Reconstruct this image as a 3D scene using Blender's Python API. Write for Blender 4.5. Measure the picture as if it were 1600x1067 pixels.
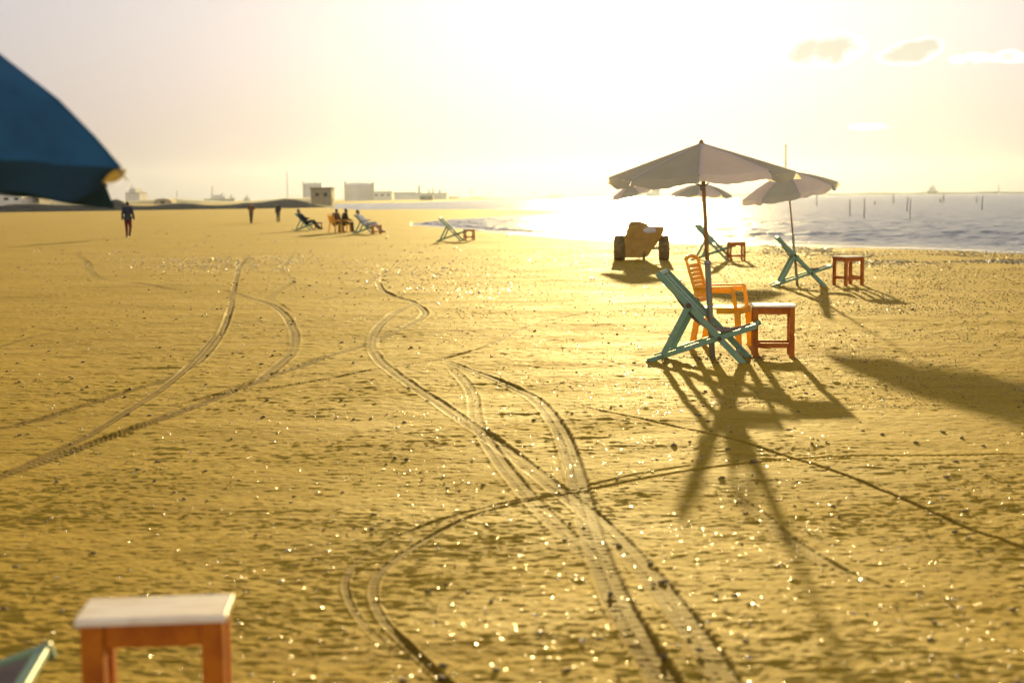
import bpy, bmesh, math, random
import numpy as np
from math import sin, cos, radians as R, pi
from mathutils import Vector, Matrix, Euler
random.seed(7); rng = np.random.default_rng(7)
scene = bpy.context.scene
for o in list(bpy.data.objects): bpy.data.objects.remove(o)
COL = scene.collection

# ------------------------------------------------------------------ camera
CAMH, PITCH, ROLL = 1.70, math.atan(225.5/2222.2), R(0.57)
FPX = 2222.2
f_ = Vector((0, cos(PITCH), -sin(PITCH)))
up0 = Vector((0, sin(PITCH), cos(PITCH)))
r0 = Vector((1, 0, 0))
right = cos(ROLL)*r0 - sin(ROLL)*up0
up = sin(ROLL)*r0 + cos(ROLL)*up0
cam_d = bpy.data.cameras.new("camera"); cam = bpy.data.objects.new("camera", cam_d); COL.objects.link(cam)
cam.matrix_world = Matrix(((right.x, up.x, -f_.x, 0), (right.y, up.y, -f_.y, 0), (right.z, up.z, -f_.z, CAMH), (0, 0, 0, 1)))
cam_d.sensor_width = 36; cam_d.lens = 50; cam_d.clip_start = .05; cam_d.clip_end = 20000
cam_d.dof.use_dof = True; cam_d.dof.focus_distance = 14.6; cam_d.dof.aperture_fstop = 1.9
scene.camera = cam

def ray(px, py):
    return (f_ + right*((px-800)/FPX) + up*((533.5-py)/FPX))
def P(px, py, z=0.0):            # where the sight line of a photo point meets height z
    d = ray(px, py); t = (z-CAMH)/d.z
    return Vector((d.x*t, d.y*t, z))
def PD(px, py, dist):            # same, at a forward distance
    d = ray(px, py); t = dist/d.y
    return Vector((d.x*t, dist, CAMH+d.z*t))
def AZ(px, py=308):
    d = ray(px, py); return math.atan2(d.x, d.y)

# ------------------------------------------------------------------ light
SUN_PX = (990, 14)
sd = ray(*SUN_PX).normalized()
SUN_EL = math.asin(sd.z); SUN_AZ = math.atan2(sd.x, sd.y)
SKYK = 1.52
world = bpy.data.worlds.new("World"); scene.world = world; world.use_nodes = True
nt = world.node_tree; nt.nodes.clear()
wo = nt.nodes.new("ShaderNodeOutputWorld"); bg = nt.nodes.new("ShaderNodeBackground")
sky = nt.nodes.new("ShaderNodeTexSky"); sky.sky_type = 'NISHITA'; sky.sun_disc = False
sky.sun_elevation = SUN_EL; sky.sun_rotation = SUN_AZ
sky.air_density = 1.0; sky.dust_density = 3.5; sky.ozone_density = 1.0
tint = nt.nodes.new("ShaderNodeMix"); tint.data_type = 'RGBA'; tint.blend_type = 'MULTIPLY'
tint.inputs[0].default_value = 1.0
tint.inputs[7].default_value = (1.0, .965, 1.03, 1)
def sep(src, e, k):            # soft shoulder on the brightness of the sky near the sun
    n = nt.nodes.new("ShaderNodeSeparateColor"); nt.links.new(src, n.inputs[0]); c = nt.nodes.new("ShaderNodeCombineColor")
    for i in range(3):
        p = nt.nodes.new("ShaderNodeMath"); p.operation = 'POWER'; nt.links.new(n.outputs[i], p.inputs[0]); p.inputs[1].default_value = e
        q = nt.nodes.new("ShaderNodeMath"); q.operation = 'MULTIPLY'; nt.links.new(p.outputs[0], q.inputs[0]); q.inputs[1].default_value = k
        w = nt.nodes.new("ShaderNodeMath"); w.operation = 'MULTIPLY_ADD'; nt.links.new(n.outputs[i], w.inputs[0]); w.inputs[1].default_value = (.043, .052, .092)[i]; nt.links.new(q.outputs[0], w.inputs[2])
        nt.links.new(w.outputs[0], c.inputs[i])
    return c.outputs[0]
nt.links.new(sep(sky.outputs[0], .14, SKYK), tint.inputs[6])
bg.inputs[1].default_value = 0.10; 
tcx = nt.nodes.new("ShaderNodeTexCoord"); sx_ = nt.nodes.new("ShaderNodeSeparateXYZ"); nt.links.new(tcx.outputs['Generated'], sx_.inputs[0])
hr = nt.nodes.new("ShaderNodeMapRange"); hr.interpolation_type = 'SMOOTHSTEP'; hr.inputs[1].default_value = -.02; hr.inputs[2].default_value = .15; nt.links.new(sx_.outputs[2], hr.inputs[0])
hm_ = nt.nodes.new("ShaderNodeMix"); hm_.data_type = 'RGBA'; hm_.inputs[6].default_value = (.78, .74, .78, 1); hm_.inputs[7].default_value = (1, 1, 1, 1); nt.links.new(hr.outputs[0], hm_.inputs[0])
tint2 = nt.nodes.new("ShaderNodeMix"); tint2.data_type = 'RGBA'; tint2.blend_type = 'MULTIPLY'; tint2.inputs[0].default_value = 1
nt.links.new(tint.outputs[2], tint2.inputs[6]); nt.links.new(hm_.outputs[2], tint2.inputs[7]); tint = tint2
bd = nt.nodes.new("ShaderNodeVectorMath"); bd.operation = 'DOT_PRODUCT'; nt.links.new(tcx.outputs['Generated'], bd.inputs[0]); bd.inputs[1].default_value = (-sin(SUN_AZ), -cos(SUN_AZ), 0)
br = nt.nodes.new("ShaderNodeMapRange"); br.interpolation_type = 'SMOOTHSTEP'; br.inputs[1].default_value = .15; br.inputs[2].default_value = .8; nt.links.new(bd.outputs['Value'], br.inputs[0])
bz = nt.nodes.new("ShaderNodeMapRange"); bz.interpolation_type = 'SMOOTHSTEP'; bz.inputs[1].default_value = .65; bz.inputs[2].default_value = .30; bz.inputs[3].default_value = 0; bz.inputs[4].default_value = 1; nt.links.new(sx_.outputs[2], bz.inputs[0])
bm_ = nt.nodes.new("ShaderNodeMath"); bm_.operation = 'MULTIPLY'; nt.links.new(br.outputs[0], bm_.inputs[0]); nt.links.new(bz.outputs[0], bm_.inputs[1])
bk_ = nt.nodes.new("ShaderNodeMix"); bk_.data_type = 'RGBA'; nt.links.new(bm_.outputs[0], bk_.inputs[0]); nt.links.new(tint.outputs[2], bk_.inputs[6]); bk_.inputs[7].default_value = (5.3, 4.9, 4.5, 1); tint = bk_  # added fill: low sky behind the camera brightened for surfaces facing it
# thin clouds high over the sea, at fixed directions
tc = nt.nodes.new("ShaderNodeTexCoord")
def vm(op, a=None, b=None, s=None):
    n = nt.nodes.new("ShaderNodeVectorMath"); n.operation = op
    if a is not None: nt.links.new(a, n.inputs[0])
    if isinstance(b, (tuple, list)): n.inputs[1].default_value = b
    elif b is not None: nt.links.new(b, n.inputs[1])
    return n
def mm(op, a, b=None, c=None, clamp=False):
    n = nt.nodes.new("ShaderNodeMath"); n.operation = op; n.use_clamp = clamp
    for i, v in enumerate((a, b, c)):
        if v is None: continue
        if isinstance(v, (int, float)): n.inputs[i].default_value = v
        else: nt.links.new(v, n.inputs[i])
    return n.outputs[0]
nz = nt.nodes.new("ShaderNodeTexNoise"); nz.inputs['Scale'].default_value = 42; nz.inputs['Detail'].default_value = 5
nz.inputs['Roughness'].default_value = .62
nt.links.new(tc.outputs['Generated'], nz.inputs['Vector'])
core = rim = None
CLOUDS = [(1283, 80, 60, 23, 1.0), (1322, 72, 30, 20, .9), (1425, 83, 38, 16, 1.0), (1398, 90, 28, 11, .9), (1450, 76, 22, 15, .9),
          (1525, 92, 36, 8, .42), (1585, 88, 30, 9, .42), (1350, 198, 40, 5, .35)]
for (cx, cy, rx, ry, amp) in CLOUDS:
    d = ray(cx, cy).normalized()
    hx = Vector((d.y, -d.x, 0)).normalized(); vy = hx.cross(d).normalized()
    dx = vm('DOT_PRODUCT', tc.outputs['Generated'], tuple(hx)).outputs['Value']
    dy = vm('DOT_PRODUCT', tc.outputs['Generated'], tuple(vy)).outputs['Value']
    dz = vm('DOT_PRODUCT', tc.outputs['Generated'], tuple(d)).outputs['Value']
    ex = mm('DIVIDE', dx, rx/FPX); ey = mm('DIVIDE', dy, ry/FPX)
    q = mm('ADD', mm('MULTIPLY', ex, ex), mm('MULTIPLY', ey, ey))
    v = mm('MULTIPLY', mm('SUBTRACT', 1.35, q), mm('GREATER_THAN', dz, 0.5))
    v = mm('MULTIPLY', mm('MAXIMUM', v, 0), amp)
    core = v if core is None else mm('MAXIMUM', core, v)
dens = mm('ADD', core, mm('MULTIPLY', mm('SUBTRACT', nz.outputs['Fac'], .5), 3.2))
has = mm('GREATER_THAN', core, 0.001)
dens = mm('MULTIPLY', dens, has)
rimv = mm('MULTIPLY', mm('SMOOTH_MIN', mm('MULTIPLY', dens, 3.0, clamp=True), 1, .1), 1.0, clamp=True)   # cloud cover
thick = mm('MULTIPLY', mm('SUBTRACT', dens, .26), 1.3, clamp=True)
cadd = nt.nodes.new("ShaderNodeMix"); cadd.data_type = 'RGBA'
nt.links.new(rimv, cadd.inputs[0]); nt.links.new(tint.outputs[2], cadd.inputs[6])
CLOUD_MIX = cadd
cc = nt.nodes.new("ShaderNodeMix"); cc.data_type = 'RGBA'
nt.links.new(thick, cc.inputs[0])
cc.inputs[6].default_value = (5.0, 4.9, 4.6, 1); cc.inputs[7].default_value = (3.2, 2.95, 2.35, 1)
nt.links.new(cc.outputs[2], cadd.inputs[7])
nt.links.new(cadd.outputs[2], bg.inputs[0]); nt.links.new(bg.outputs[0], wo.inputs[0])

sun_d = bpy.data.lights.new("sun", 'SUN'); sun_d.energy = 5.0; sun_d.angle = R(0.6); sun_d.color = (1.0, .75, .29)
sun = bpy.data.objects.new("sun", sun_d); COL.objects.link(sun); sun.location = (20, 60, 40)
sun.rotation_euler = (-sd).to_track_quat('-Z', 'Y').to_euler()
scene.view_settings.view_transform = 'Standard'; scene.view_settings.look = 'None'
scene.view_settings.exposure = 1.27; scene.view_settings.gamma = 1
scene.cycles.max_bounces = 8; scene.cycles.volume_bounces = 0
HAZE = dict(density=.000032, aniso=.74, color=(.66, .78, 1.0))

# ------------------------------------------------------------------ helpers
def tag(o, label=None, cat=None, group=None, kind=None):
    if label: o['label'] = label
    if cat: o['category'] = cat
    if group: o['group'] = group
    if kind: o['kind'] = kind
    return o
def empty(name, loc=(0, 0, 0), rz=0.0, label=None, cat=None, group=None):
    o = bpy.data.objects.new(name, None); COL.objects.link(o); o.location = loc; o.rotation_euler = (0, 0, rz)
    o.empty_display_size = .1
    return tag(o, label, cat, group)
class MB:
    def __init__(s): s.v = []; s.f = []
    def add(s, vs, fs):
        n = len(s.v); s.v += [tuple(v) for v in vs]; s.f += [tuple(i+n for i in f) for f in fs]; return s
    def box(s, lo, hi, M=None):
        x0, y0, z0 = lo; x1, y1, z1 = hi
        vs = [Vector(p) for p in ((x0,y0,z0),(x1,y0,z0),(x1,y1,z0),(x0,y1,z0),(x0,y0,z1),(x1,y0,z1),(x1,y1,z1),(x0,y1,z1))]
        if M is not None: vs = [M @ v for v in vs]
        return s.add(vs, [(0,3,2,1),(4,5,6,7),(0,1,5,4),(1,2,6,5),(2,3,7,6),(3,0,4,7)])
    def beam(s, a, b, w, t, side=(0, 1, 0)):      # w along side, t across
        a = Vector(a); b = Vector(b); d = (b-a).normalized(); sd_ = Vector(side); sd_ = (sd_ - d*sd_.dot(d)).normalized(); n = d.cross(sd_)
        vs = []
        for p in (a, b):
            for (i, j) in ((-1,-1),(1,-1),(1,1),(-1,1)): vs.append(p + sd_*(i*w/2) + n*(j*t/2))
        return s.add(vs, [(0,3,2,1),(4,5,6,7),(0,1,5,4),(1,2,6,5),(2,3,7,6),(3,0,4,7)])
    def tube(s, pts, rad, seg=10, cap=True):
        pts = [Vector(p) for p in pts]; n0 = len(s.v)
        rads = rad if isinstance(rad, (list, tuple)) else [rad]*len(pts)
        ref = None; vs = []
        for i, p in enumerate(pts):
            d = (pts[min(i+1, len(pts)-1)] - pts[max(i-1, 0)]).normalized()
            if ref is None: ref = d.orthogonal().normalized()
            ref = (ref - d*ref.dot(d)).normalized(); q = d.cross(ref)
            for k in range(seg):
                a = 2*pi*k/seg; vs.append(p + (ref*cos(a)+q*sin(a))*rads[i])
        fs = []
        for i in range(len(pts)-1):
            for k in range(seg):
                k2 = (k+1) % seg; fs.append((i*seg+k, i*seg+k2, (i+1)*seg+k2, (i+1)*seg+k))
        if cap: fs.append(tuple(range(seg-1, -1, -1))); fs.append(tuple((len(pts)-1)*seg+k for k in range(seg)))
        return s.add(vs, fs)
    def lathe(s, prof, c=(0,0,0), axis='z', seg=24):
        vs = []
        for (r, h) in prof:
            for k in range(seg):
                a = 2*pi*k/seg
                x, y, z = r*cos(a), r*sin(a), h
                if axis == 'x': x, y, z = h, r*cos(a), r*sin(a)
                vs.append((c[0]+x, c[1]+y, c[2]+z))
        fs = []
        for i in range(len(prof)-1):
            for k in range(seg):
                k2 = (k+1) % seg; fs.append((i*seg+k, i*seg+k2, (i+1)*seg+k2, (i+1)*seg+k))
        return s.add(vs, fs)
    def capsule(s, a, b, ra, rb=None, seg=12, flat=None):
        rb = ra if rb is None else rb
        a = Vector(a); b = Vector(b); d = b-a
        if d.length < 1e-6: d = Vector((0,0,1e-4))
        L = d.length; d.normalize(); ref = d.orthogonal().normalized(); q = d.cross(ref)
        rings = [(a - d*ra*cos(t), ra*sin(t)) for t in (.02, .4, .8, 1.2, pi/2)] + [(b + d*rb*cos(t), rb*sin(t)) for t in (pi/2, 1.2, .8, .4, .02)]
        vs = []
        for (c, r) in rings:
            for k in range(seg):
                an = 2*pi*k/seg; vs.append(c + (ref*cos(an)+q*sin(an))*r)
        fs = [tuple(range(seg-1, -1, -1)), tuple((len(rings)-1)*seg+k for k in range(seg))]
        for i in range(len(rings)-1):
            for k in range(seg):
                k2 = (k+1) % seg; fs.append((i*seg+k, i*seg+k2, (i+1)*seg+k2, (i+1)*seg+k))
        return s.add(vs, fs)
    def ell(s, c, r, seg=14, rings=9, M=None):
        vs = []; fs = []
        for i in range(rings+1):
            t = .02 + (pi-.04)*i/rings
            for k in range(seg):
                a = 2*pi*k/seg; v = Vector((sin(t)*cos(a)*r[0], sin(t)*sin(a)*r[1], -cos(t)*r[2]))
                if M is not None: v = M @ v
                vs.append(v + Vector(c))
        for i in range(rings):
            for k in range(seg):
                k2 = (k+1) % seg; fs.append((i*seg+k, i*seg+k2, (i+1)*seg+k2, (i+1)*seg+k))
        fs.append(tuple(range(seg-1, -1, -1))); fs.append(tuple(rings*seg+k for k in range(seg)))
        return s.add(vs, fs)
    def build(s, name, mat, parent=None, bevel=0, smooth=False, remesh=0):
        me = bpy.data.meshes.new(name); me.from_pydata(s.v, [], s.f); me.update()
        o = bpy.data.objects.new(name, me); COL.objects.link(o)
        me.materials.append(mat)
        if remesh:
            m = o.modifiers.new("r", 'REMESH'); m.mode = 'VOXEL'; m.voxel_size = remesh; m.use_smooth_shade = True
            sm = o.modifiers.new("s", 'SMOOTH'); sm.factor = .5; sm.iterations = 4
            dg = bpy.context.evaluated_depsgraph_get(); dg.update()
            nm = bpy.data.meshes.new_from_object(o.evaluated_get(dg)); o.modifiers.clear(); o.data = nm
            if not nm.materials: nm.materials.append(mat)
        if bevel:
            b = o.modifiers.new("bevel", 'BEVEL'); b.width = bevel; b.segments = 2; b.limit_method = 'ANGLE'
        if smooth:
            for p in me.polygons: p.use_smooth = True
        if parent: o.parent = parent
        return o

def copy_tree(o, loc, rz=None, label=None, group=None, scale=None):
    c = o.copy(); COL.objects.link(c); c.location = loc
    if rz is not None: c.rotation_euler = (0, 0, rz)
    if label: c['label'] = label
    if group: c['group'] = group
    if scale: c.scale = (scale,)*3
    for ch in [x for x in bpy.data.objects if x.parent == o and x != c]:
        d = ch.copy(); COL.objects.link(d); d.parent = c
        for g in [x for x in bpy.data.objects if x.parent == ch and x != d]:
            e = g.copy(); COL.objects.link(e); e.parent = d
    return c

# ------------------------------------------------------------------ materials
def mat(name, col, rough=.6, col2=None, scale=6, bump=.15, bscale=60, translucent=0, metal=0, spec=.4, stretch=None, tcol=None, detail=6, lo=.42, hi=.62, coat=0):
    m = bpy.data.materials.new(name); m.use_nodes = True; t = m.node_tree; b = t.nodes['Principled BSDF']
    b.inputs['Roughness'].default_value = rough; b.inputs['Metallic'].default_value = metal
    b.inputs['Specular IOR Level'].default_value = spec
    tc = t.nodes.new('ShaderNodeTexCoord'); mp = t.nodes.new('ShaderNodeMapping'); t.links.new(tc.outputs['Object'], mp.inputs[0])
    if stretch: mp.inputs['Scale'].default_value = stretch
    n = t.nodes.new('ShaderNodeTexNoise'); n.inputs['Scale'].default_value = scale; n.inputs['Detail'].default_value = detail; n.inputs['Roughness'].default_value = .65
    t.links.new(mp.outputs[0], n.inputs['Vector'])
    r = t.nodes.new('ShaderNodeMapRange'); r.inputs[1].default_value = lo; r.inputs[2].default_value = hi
    t.links.new(n.outputs['Fac'], r.inputs[0])
    mx = t.nodes.new('ShaderNodeMix'); mx.data_type = 'RGBA'; t.links.new(r.outputs[0], mx.inputs[0])
    c2 = col2 or tuple(c*.72 for c in col)
    mx.inputs[6].default_value = (*col, 1); mx.inputs[7].default_value = (*c2, 1)
    t.links.new(mx.outputs[2], b.inputs['Base Color'])
    if bump:
        n2 = t.nodes.new('ShaderNodeTexNoise'); n2.inputs['Scale'].default_value = bscale; n2.inputs['Detail'].default_value = 4
        t.links.new(mp.outputs[0], n2.inputs['Vector'])
        bp = t.nodes.new('ShaderNodeBump'); bp.inputs['Strength'].default_value = bump; bp.inputs['Distance'].default_value = .01
        t.links.new(n2.outputs['Fac'], bp.inputs['Height']); t.links.new(bp.outputs[0], b.inputs['Normal'])
    if translucent:
        tr = t.nodes.new('ShaderNodeBsdfTranslucent'); ms = t.nodes.new('ShaderNodeMixShader'); ms.inputs[0].default_value = translucent
        if tcol: tr.inputs[0].default_value = (*tcol, 1)
        else: t.links.new(mx.outputs[2], tr.inputs[0])
        out = t.nodes['Material Output']
        t.links.new(b.outputs[0], ms.inputs[1]); t.links.new(tr.outputs[0], ms.inputs[2]); t.links.new(ms.outputs[0], out.inputs[0])
    return m
M = {}
M['teal'] = mat('teal_paint', (.15, .285, .195), .5, (.22, .32, .19), 9, .2, 40, stretch=(1, 1, 1), spec=.3)
M['tealwear'] = mat('teal_worn', (.10, .27, .21), .5, (.30, .27, .17), 14, .3, 60)
M['sling'] = mat('sling_cloth', (.22, .15, .11), .85, (.30, .23, .18), 8, .2, 200, translucent=.15)
M['darksling'] = mat('dark_sling_cloth', (.05, .045, .05), .9, None, 8, .2, 200)
M['orange'] = mat('orange_paint', (.46, .135, .006), .5, (.34, .085, .005), 10, .25, 50, spec=.22)
M['paletop'] = mat('worn_stool_top', (.82, .73, .60), .45, (.66, .52, .36), 5, .25, 60, stretch=(1, 7, 1), spec=.5)
M['yellow'] = mat('yellow_plastic', (.88, .50, .010), .35, (.80, .43, .008), 7, .05, 80, translucent=.35, spec=.5)
M['white_cloth'] = mat('white_canopy_cloth', (.86, .80, .80), .85, (.78, .72, .72), 3, .25, 25, translucent=.62, tcol=(.92, .86, .84))
M['grey_cloth'] = mat('grey_canopy_cloth', (.40, .46, .43), .85, (.34, .39, .37), 3, .25, 25, translucent=.52, tcol=(.72, .70, .58))
M['blue_cloth'] = mat('blue_canopy_cloth', (.012, .095, .19), .7, (.008, .065, .14), 4, .15, 30, translucent=.10, tcol=(.015, .09, .2))
M['blue_valance'] = mat('blue_valance_cloth', (.008, .045, .085), .8, (.005, .03, .06), 4, .15, 30)
M['sunlit_valance'] = mat('sunlit_valance_cloth', (.22, .15, .05), .8, None, 6, .1, 60, translucent=.4, tcol=(.24, .17, .05))  # tan colour stands for sun glowing through the blue valance
M['wood'] = mat('pole_wood', (.45, .26, .08), .55, (.30, .16, .05), 9, .2, 60, stretch=(1, 1, .15))
M['pipe'] = mat('painted_pipe', (.22, .24, .16), .5, (.24, .19, .12), 8, .2, 50)
M['steel'] = mat('steel', (.30, .27, .22), .4, None, 20, .1, 60, metal=.8)
M['rust'] = mat('rusty_bolt', (.12, .06, .03), .6, None, 30, .3, 80)
M['tyre'] = mat('tyre_rubber', (.13, .085, .025), .8, (.24, .16, .05), 12, .4, 50)
M['cartveil'] = mat('cart_paint_veiled', (.38, .215, .018), .5, (.29, .155, .014), 6, .2, 40, spec=.5)  # golden sun veil over the cart is put into its paint colour
M['load'] = mat('cart_bundle', (.36, .21, .035), .85, (.27, .155, .025), 9, .5, 14)
M['plate'] = mat('pale_plate', (.55, .53, .50), .4, None, 5, .05)
M['skin'] = mat('skin', (.32, .17, .10), .55, (.28, .14, .08), 12, .1)
M['hair'] = mat('hair', (.012, .009, .008), .6, None, 30, .4, 90)
M['navy'] = mat('dark_jacket', (.020, .024, .045), .85, None, 12, .3, 30)
M['maroon'] = mat('maroon_trousers', (.13, .012, .012), .85, None, 12, .3, 30)
M['brown'] = mat('brown_top', (.14, .05, .02), .85, None, 12, .3, 30)
M['olive'] = mat('olive_trousers', (.06, .05, .025), .85, None, 12, .3, 30)
M['black'] = mat('black_clothes', (.018, .017, .020), .85, None, 12, .3, 30)
M['whitewear'] = mat('white_shirt', (.72, .70, .66), .85, None, 12, .3, 30)
M['paleblue'] = mat('pale_trousers', (.36, .36, .38), .85, None, 12, .3, 30)
M['shoe'] = mat('shoe', (.03, .02, .02), .6, None, 12, .1)
M['eye'] = mat('eye', (.02, .015, .012), .2, None, 12, 0)
M['lip'] = mat('lip', (.28, .09, .07), .5, None, 12, 0)
M['plaster'] = mat('hut_plaster', (.32, .25, .15), .9, (.24, .18, .10), 1.2, .3, 8)
M['hutroof'] = mat('hut_roof', (.14, .12, .09), .9, None, 2, .3, 8)
M['dark'] = mat('dark_opening', (.02, .018, .015), .8, None, 2, 0)
M['farwall'] = mat('hazed_concrete', (.62, .58, .52), .9, (.52, .49, .44), .08, 0)  # concrete lightened so the colour itself carries distance haze
M['farsteel'] = mat('grey_steelwork', (.20, .18, .15), .8, None, .1, 0)
M['farwhite'] = mat('white_hull_paint', (.62, .60, .56), .7, None, .1, 0)
M['post'] = mat('wet_post_wood', (.045, .035, .025), .7, None, 8, .3, 20)
M['buoy'] = mat('buoy_plastic', (.05, .045, .04), .5, None, 8, .1, 20)

# ------------------------------------------------------------------ numpy noise
_perm = rng.permutation(4096).astype(np.int64); _g = rng.uniform(0, 2*pi, 4096); _gx = np.cos(_g); _gy = np.sin(_g)
def gn(x, y, seed=0):
    x = np.asarray(x, float); y = np.asarray(y, float)
    xi = np.floor(x).astype(np.int64); yi = np.floor(y).astype(np.int64); xf = x-xi; yf = y-yi
    u = xf*xf*xf*(xf*(xf*6-15)+10); v = yf*yf*yf*(yf*(yf*6-15)+10)
    def h(a, b): return _perm[(_perm[(a+seed*131) & 4095] + b) & 4095]
    def d(i, j):
        k = h(xi+i, yi+j); return _gx[k]*(xf-i) + _gy[k]*(yf-j)
    a = d(0,0); b = d(1,0); c = d(0,1); e = d(1,1)
    return (a+(b-a)*u)*(1-v) + (c+(e-c)*u)*v
def fbm(x, y, o=4, seed=0, lac=2.03, g=.5):
    s = 0; a = 1
    for i in range(o): s = s + a*gn(x*lac**i, y*lac**i, seed+i*7); a *= g
    return s
def sst(a, b, x):
    t = np.clip((x-a)/(b-a), 0, 1); return t*t*(3-2*t)

# ------------------------------------------------------------------ shoreline, in polar form about the beach
def polar(pts):
    a = []; r = []
    for (px, py) in pts:
        p = P(px, py); a.append(math.atan2(p.x, p.y)); r.append(math.hypot(p.x, p.y))
    return np.array(a), np.log(np.array(r))
S1 = polar([(640,350),(700,354),(760,360),(830,366),(900,370),(960,372.5),(1050,375),(1180,380),(1300,382),(1400,384),(1500,387),(1600,390.5),(1900,402),(2400,425)])
S2 = polar([(640,349),(700,342),(760,339),(830,336),(900,333),(945,330.5)])
S3 = polar([(515,325),(560,327),(620,326.5),(760,326.5),(850,327.5),(945,330)])
A_L1 = AZ(641); A_L2 = AZ(516); A_SP = AZ(946)
a4 = np.array([AZ(480), AZ(515), AZ(620), AZ(760), AZ(960), AZ(1180)]); r4 = np.log(np.array([500., 520., 540., 900., 1700., 2600.]))
def water_s(th, r):      # >0: metres (radially) inside water, <0 on land
    lr = np.log(r); r1 = np.exp(np.interp(th, *S1)); r2 = np.exp(np.interp(th, *S2)); r3 = np.exp(np.interp(th, *S3)); rr4 = np.exp(np.interp(th, a4, r4))
    wob = 0.6*gn(th*60, np.zeros_like(th)+3.3, 5)*np.minimum(r/45, 3)
    far_ = np.where(th < A_SP, r2, rr4)
    s1 = np.where(th > A_L1, np.minimum(r-(r1+wob), far_-r), -50.)
    s2 = np.where((th > A_L2) & (th < A_SP+.004), np.minimum(r-r3, rr4-r), -50.)
    return np.maximum(s1, s2)

# ------------------------------------------------------------------ tyre tracks (polylines on the sand)
def path(pts, step=.05):
    W = [P(*p) for p in pts]; W = [W[0]*2-W[1]] + W + [W[-1]*2-W[-2]]; out = []
    for i in range(1, len(W)-2):
        n = max(4, int((W[i+1]-W[i]).length/step))
        for k in range(n):
            t = k/n; a, b, c, d = W[i-1], W[i], W[i+1], W[i+2]
            out.append(.5*((2*b)+(c-a)*t+(2*a-5*b+4*c-d)*t*t+(3*b-a-3*c+d)*t**3))
    return [(p.x, p.y) for p in out]
TRACKS = [  # points, half width, strength
 ([(-80,768),(0,742),(120,700),(250,655),(400,597),(510,557),(585,532),(640,507),(664,489),(642,471),(600,456),(590,440)], .085, 2.2),
 ([(-60,680),(0,668),(80,650),(190,615),(270,588),(325,548),(356,495),(368,440),(376,415),(390,398)], .07, 1.2),
 ([(-20,755),(60,715),(140,678),(205,638),(262,600),(300,566),(340,520)], .06, 1.0),
 ([(690,470),(640,478),(600,502),(581,530),(590,560),(640,600),(700,640),(750,675),(800,712),(860,757),(920,802),(990,870),(1060,958),(1135,1075),(1200,1190)], .085, .8),
 ([(690,562),(760,588),(830,620),(870,665),(893,720),(910,780),(930,850),(970,950),(1045,1080),(1110,1200)], .085, 1.25),
 ([(240,640),(360,612),(450,602),(600,575),(700,559),(760,541),(810,515),(870,498),(960,484)], .045, 1.3),
 ([(860,1180),(720,1085),(650,1020),(600,968),(583,925),(598,888),(660,845),(740,806),(820,783),(900,769),(1000,752),(1150,729),(1300,719),(1450,716),(1640,712)], .035, 1.1),
 ([(640,1040),(575,980),(543,930),(545,892),(590,853),(680,815),(780,787),(880,768),(1000,743),(1120,725)], .03, .8),
 ([(880,625),(950,645),(1050,668),(1150,693),(1260,727),(1350,757),(1450,800),(1530,836),(1640,876),(1760,930)], .03, 1.0),
 ([(700,568),(735,610),(745,660),(780,720),(830,780),(880,830),(960,900)], .075, .55),
 ([(395,605),(430,575),(458,545),(457,512),(432,482),(385,462),(340,452)], .085, .9),
 ([(120,395),(137,412),(150,432),(200,441),(290,456)], .12, .6),
 ([(462,392),(445,415),(440,425),(456,438),(430,458),(425,468),(450,488)], .10, .5),
 ([(1120,760),(1180,800),(1230,842),(1310,893),(1420,940)], .06, .5),
 ([(-40,548),(0,540),(50,526),(110,515)], .06, .6),
 ([(500,470),(560,450),(590,430),(620,418),(700,405)], .12, .5),
 ([(760,410),(800,425),(880,440)], .10, .4),
]

# ------------------------------------------------------------------ ground height
def land_base(x, y):
    """smooth large shape + wind streaks; metres"""
    r = np.hypot(x, y)
    h = .030*fbm(x/5.2, y/3.8, 3, 1) + .012*fbm(x/1.3, y/.8, 3, 11)*np.clip(1.4-r/70, .3, 1)
    near = np.clip(1.25 - r/55, 0, 1)
    patch = sst(-.25, .3, fbm(x/2.1, y/1.6, 2, 21))
    # little ledges drawn out across the wind
    w = .07*gn(x/.5, y/.5, 3)
    n1 = gn(x/.13, (y+w)/.036, 31); n2 = gn(x/.30+9, (y+w)/.065, 37); n3 = gn(x/.07, (y+w)/.024, 41)
    h = h + near*(patch*.6+.4)*(.0085*np.maximum(0, n1-.22)**.5 + .0065*np.maximum(0, n2-.29)**.5 + .0105*np.maximum(0, n3-.08))
    h = h + near*.0036*fbm(x/.10, y/.055, 2, 51) + .0022*gn(x/.034, y/.026, 53)*np.clip(1.6-r/9, 0, 1) + .0075*gn(x/.24, y/.15, 57)*np.clip((r-9)/8, 0, 1)*near + .006*gn(x/.12, y/.10, 59)*np.clip((r-8)/5, 0, 1)*near
    n5 = gn(x/.42, (y+w)/.12, 43); n6 = gn(x/.8+4, (y+w)/.2, 47)
    h = h + near*np.clip((r-6)/5, 0, 1)*(patch*.7+.3)*(.0125*np.maximum(0, n5-.25)**.5 + .016*np.maximum(0, n6-.30)**.5*np.clip((r-12)/8, 0, 1))
    # worm casts and kicked-up lumps
    n4 = gn(x/.085, y/.07, 61)
    cl = sst(.05, .45, fbm(x/1.4+5, y/1.1, 2, 71))
    h = h + near*.034*np.maximum(0, n4-.47+.05*cl)*(.4+cl)
    return h

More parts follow.
